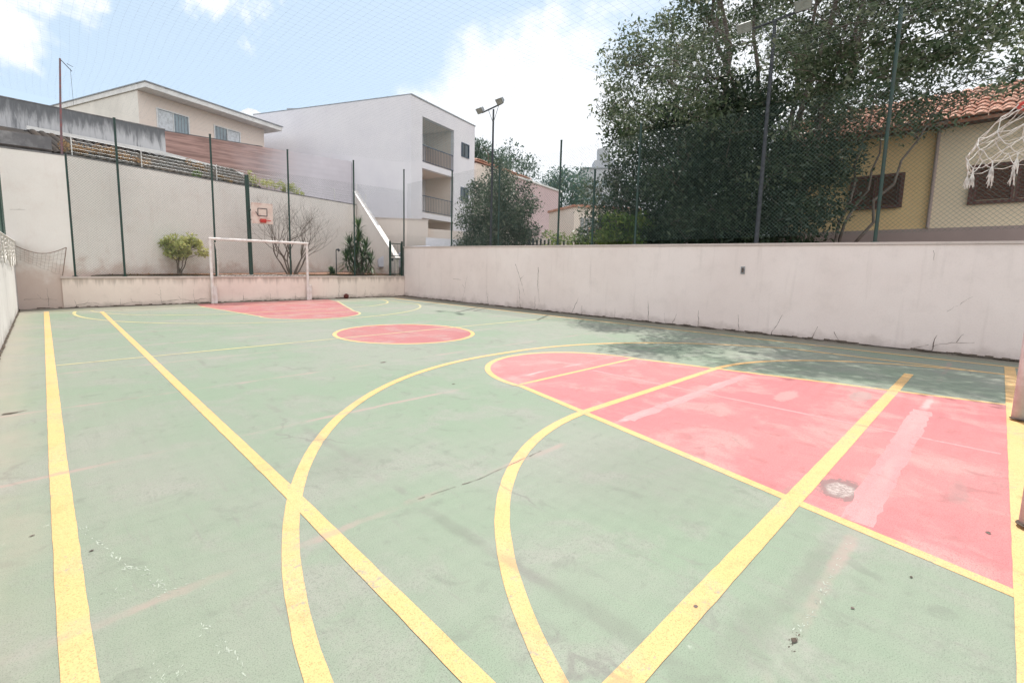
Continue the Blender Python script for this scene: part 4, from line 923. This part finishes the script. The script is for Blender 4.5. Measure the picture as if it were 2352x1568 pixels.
def tree(name, label, base, cen, rad_, nclump, lm, leafsize, per, trunk_r=.2, stems=1, cr=(.6, 1.0), seed=1, hollow=.35, minz=None, group=None, droop=.2, cut=None, cat='tree', twigs=True, flat=.75):
    t = thing(name, label, cat, tuple(base), group); B_ = Vector(base); B0_ = Vector((0, 0, 0)); r_ = random.Random(seed)
    cl = clumps_in(cen, rad_, nclump, seed, cr[0], cr[1], minz, hollow, cut)
    mb = MB(); nodes = []
    for s_ in range(stems):
        a = 2*math.pi*s_/stems+r_.random(); sp_ = .35 if stems > 1 else .05
        top = Vector(cen)-B_+Vector((math.cos(a)*rad_[0]*sp_, math.sin(a)*rad_[1]*sp_, rad_[2]*r_.uniform(.1, .55)))
        P = branch(mb, (math.cos(a)*trunk_r*.7*(stems > 1), math.sin(a)*trunk_r*.7*(stems > 1), -.05), top, trunk_r*(1 if stems == 1 else .72), trunk_r*.22, seed*31+s_, .055, 10, 0, 9)
        nodes += [(p, trunk_r*(1-.75*i/10)) for i, p in enumerate(P) if i > 2]
    mb.build('trunk', bark, t)
    mb = MB(); order = sorted(cl, key=lambda c_: (c_[0]-Vector(cen)).length)
    for i, (p, r1) in enumerate(order):
        q = p-B_; best = min(nodes, key=lambda nd: (nd[0]-q).length+max(0, nd[0].z-q.z+.2)*1.5)
        ra = min(best[1]*.6, .02+.014*(best[0]-q).length); P = branch(mb, best[0], q, max(.012, ra), .010, seed*77+i, .16, 5, .02, 5); nodes += [(P[3], ra*.55), (P[4], ra*.45)]
        if twigs:
            for k in range(3):
                d = Vector((r_.gauss(0, 1), r_.gauss(0, 1), r_.gauss(.1, .8))).normalized()*r1*.9; branch(mb, q, q+d, .010, .004, seed*5+i*3+k, .2, 3, 0, 4)
    mb.build('branches', bark, t)
    cs = [c_[0]-B_ for c_ in cl]; rs = [(c_[1], c_[1], c_[1]*flat) for c_ in cl]
    leaves('crown', lm, t, cs, rs, [max(8, int(per*(c_[1]/cr[1])**2)) for c_ in cl], leafsize, .42, droop)
    return t
# the big airy tree on the right
tree('large_tree', 'tall airy tree with spreading branches towering behind the long pink wall', (17.6, 5.3, 1), (17.2, 5.3, 8.9), (5.2, 6.6, 5.7), 440, LM["big"], .12, 500, .17, 8, (.38, .85), 5, .38, 3.8, flat=.6, cut=lambda p: not (p.y < 3.2 and p.z < 5.5) and not (p.y > 8.8 and p.z < 5.6) and p.y/p.x < .68-max(0, p.z-7.4)*.052 and not (p.y < 3.0 and p.x > 19) and not (p.z > 8.0 and p.y < .1+(p.z-8.0)*.36))
tree('dense_tree', 'dark dense bushy tree filling the fence below the tall airy tree', (15.6, 6.2, 1), (15.6, 6.35, 3.7), (1.9, 3.25, 3.2), 170, LM['dense'], .12, 700, .16, 3, (.6, .95), 9, .2, 1.2)
tree('broadleaf_tree', 'mid green tree beside the dark dense one, bushy and lit on its left', (15.6, 9.7, 1), (15.4, 9.4, 3.1), (1.5, 1.5, 2.0), 46, LM['grey'], .12, 380, .10, 3, (.4, .7), 12, .2, 1.2)
tree('broadleaf_tree', 'dark leafy tree with silvery leaves in front of the white house', (17.0, 17.3, 1), (17.0, 17.2, 3.9), (1.6, 2.0, 2.5), 84, LM['grey'], .12, 620, .12, 2, (.5, .85), 15, .25, 1.3)
tree('yellow_green_shrub', 'bright yellow-green shrub at the left foot of the dark dense tree', (14.1, 8.6, 1), (14.1, 8.5, 2.6), (.5, 1.0, 1.1), 26, LM['bright'], .11, 260, .04, 3, (.3, .5), 17, .2, 1.3, cat='shrub')
tree('yellow_green_shrub', 'small yellow-green shrub around the fence post left of the dark trees', (15.0, 11.0, 1), (14.9, 11.2, 2.25), (.6, 1.2, .9), 16, LM['bright'], .10, 170, .03, 3, (.25, .45), 18, .2, 1.3, cat='shrub')
tree('distant_tree', 'flat topped distant tree above the roof of the pink house', (40, 39, 1), (39.5, 40.0, 12.0), (4.5, 5.6, 3.0), 46, LM['far'], .30, 240, .35, 3, (1.1, 1.9), 21, .3, 8.5)
tree('distant_tree', 'rounded distant blue green tree beside the bare fence post', (46, 34, 1), (45.2, 34.8, 10.0), (3.0, 3.2, 3.2), 44, LM['teal'], .30, 240, .3, 3, (.9, 1.4), 23, .3, 5)
tree('distant_tree', 'small distant tree directly behind the corner of the white house', (31, 33, 1), (31, 32.6, 11.2), (2.4, 2.4, 1.9), 26, LM['far'], .25, 220, .25, 2, (.8, 1.2), 25, .3, 8)
# right-hand crown over the ochre roof
tree('broadleaf_tree', 'leafy tree hanging over the tiled roof of the ochre house', (22.5, -2.2, 1), (21.5, -1.3, 7.6), (2.2, 2.4, 1.9), 44, LM['mid'], .15, 280, .18, 2, (.6, 1.0), 27, .3, 6.0)
tree('slender_tree', 'thin branching tree with small leafy tufts in front of the ochre house window', (16.4, 3.3, 1), (16.6, 2.1, 5.5), (1.0, 2.1, .8), 20, LM['big'], .10, 130, .07, 3, (.25, .55), 41, .3, 3.4)
# shrubs in the planting bed
tree('yellow_shrub', 'pale yellow-green shrub in the planting bed left of the far goal', (3.62, 19.85, 1), (3.80, 19.85, 2.0), (.78, .38, .42), 34, LM['yel'], .11, 110, .035, 5, (.14, .26), 31, .1, 1.5, cat='shrub', droop=.4)
# bare tree
def bare(name, label, base, h, spread, seed, n0=7, rb=.05):
    t = thing(name, label, 'tree', base); r_ = random.Random(seed); trunk = MB(); tw = MB()
    def grow(A, d, L_, r, depth, mb):
        n = 3; P = [A]
        for i in range(n):
            d = (d+Vector((r_.gauss(0, .13), r_.gauss(0, .10), r_.gauss(.03, .1)))).normalized(); P.append(P[-1]+d*L_/n)
        mb.tube(P, [r, r*.88, r*.76, r*.62], 5 if depth < 3 else 3, cap=False)
        if depth >= 6: return
        for k in range(2 if depth > 0 else 3):
            nd = (d+Vector((r_.gauss(0, .42), r_.gauss(0, .22), r_.gauss(.12, .25)))).normalized(); grow(P[-1] if k < 2 else P[2], nd, L_*r_.uniform(.68, .9), r*.60, depth+1, tw)
    for i in range(n0):
        a = (i/(n0-1)-.5)*2; grow(Vector((a*.16, r_.uniform(-.06, .06), 0)), Vector((a*spread, r_.uniform(-.12, .12), 1)).normalized(), h*.25, rb, 0, trunk)
    trunk.build('trunk', bark, t); tw.build('branches', bark, t); return t
bare('bare_tree', 'leafless many-stemmed tree in the planting bed behind the far goal', (7.75, 19.95, 1.0), 3.3, .60, 6, 7, .036)
# spiky plants
def spiky(name, label, base, heads, seed, ll=.55):
    t = thing(name, label, 'plant', base); r_ = random.Random(seed); st = MB(); lf = MB()
    for (x, y, z_) in heads:
        branch(st, (x*.3, y*.3, 0), (x, y, z_), .045, .03, seed+int(x*10), .1, 5)
        nrow = max(3, int(z_/.16))
        for k in range(95):
            a = r_.uniform(0, 6.283); el = r_.uniform(-.7, 1.35); zz = z_-.05-(.75*(1-(el+.7)/2.05))*min(1, z_)*r_.uniform(.3, 1); L_ = ll*r_.uniform(.7, 1.1); w_ = .026
            d = Vector((math.cos(a)*math.cos(el), math.sin(a)*math.cos(el), math.sin(el))); sd_ = Vector((-math.sin(a), math.cos(a), 0))*w_; A = Vector((x, y, zz)); Bm = A+d*L_*.55; E_ = A+d*L_+Vector((0, 0, -.10*math.cos(el)*L_/.5))
            lf.add([A-sd_*.6, A+sd_*.6, Bm+sd_, Bm-sd_, E_], [(0, 1, 2, 3), (3, 2, 4)])
    st.build('stem', bark, t); lf.build('leaves', LM['spk'], t); return t
LM['spk'] = leafmat('sword shaped leaves', (.05, .10, .04), (.035, .07, .04), (.16, .24, .08), .25, .4, 2.0)
spiky('spiky_plant', 'tall spiky dracaena clump in the planting bed near the green gate', (10.85, 19.95, 1.0), [(0, 0, 2.25), (-.42, .05, 1.5), (.40, .0, 1.35), (.15, -.1, .95), (-.2, -.05, 1.0), (.62, .0, .75), (-.6, .0, .9), (0, 0, 1.7)], 3, .62)
spiky('spiky_plant', 'small low spiky plant beside the garden lamp', (9.45, 19.85, 1.0), [(0, 0, .22), (.1, 0, .15)], 5, .3)
# growth on walls and roofs
def growth(name, label, pts, n, size, mat, rs, cat='plant', stems=True):
    t = thing(name, label, cat, pts[0]); B_ = Vector(pts[0]); cs = []; r_ = random.Random(len(label))
    for a, b in zip(pts[:-1], pts[1:]):
        for i in range(n): k = r_.random(); cs.append(Vector(a).lerp(Vector(b), k)+Vector((r_.gauss(0, rs*.4), r_.gauss(0, rs*.4), r_.gauss(0, rs*.5)))-B_)
    mb = MB()
    for i, c_ in enumerate(cs):
        if i % 2 == 0: branch(mb, (c_.x, c_.y, c_.z-rs*1.2), c_+Vector((0, 0, rs)), .008, .003, i, .3, 4, 0, 4)
    mb.build('stems', bark, t); leaves('foliage', mat, t, cs, [(rs*r_.uniform(.5, 1.1),)*3 for _ in cs], [40]*len(cs), size, .4, .3); return t
growth('flowering_shrub', 'yellow-green shrub peeping over the top of the tall wall behind the backboard', [(6.6, 21.6, 5.0), (8.3, 22.2, 4.9), (9.4, 22.7, 4.75)], 18, .09, LM['yel'], .20)
growth('dry_vine', 'dry rusty vine tangled over the left end of the old tiled roof', [(.7, 20.0, 4.95), (1.9, 20.6, 5.1), (3.2, 21.0, 4.95)], 26, .07, LM['rust'], .16)
growth('dry_vine', 'small dry vine patch on the lower right end of the old tiled roof', [(4.6, 22.4, 5.5), (5.4, 21.9, 4.95), (5.9, 21.5, 4.8)], 12, .07, LM['rust'], .13)
growth('wall_weed', 'small green weed growing on the capping of the tall wall', [(4.3, 20.8, 4.75), (4.7, 20.9, 4.8)], 7, .06, LM['bright'], .10)
mb = MB(); r_ = random.Random(44)
cs = [Vector((r_.uniform(.8, 12), 19.55+abs(r_.gauss(0, .2)), 1.03)) for _ in range(150)]
o = leaves('dry_ground_cover', LM['rust'], None, cs, [(.12, .08, .05)]*150, [14]*150, .05, .3); tag(o, 'dry leaves and weeds scattered over the clay bed', 'ground cover', kind='stuff')
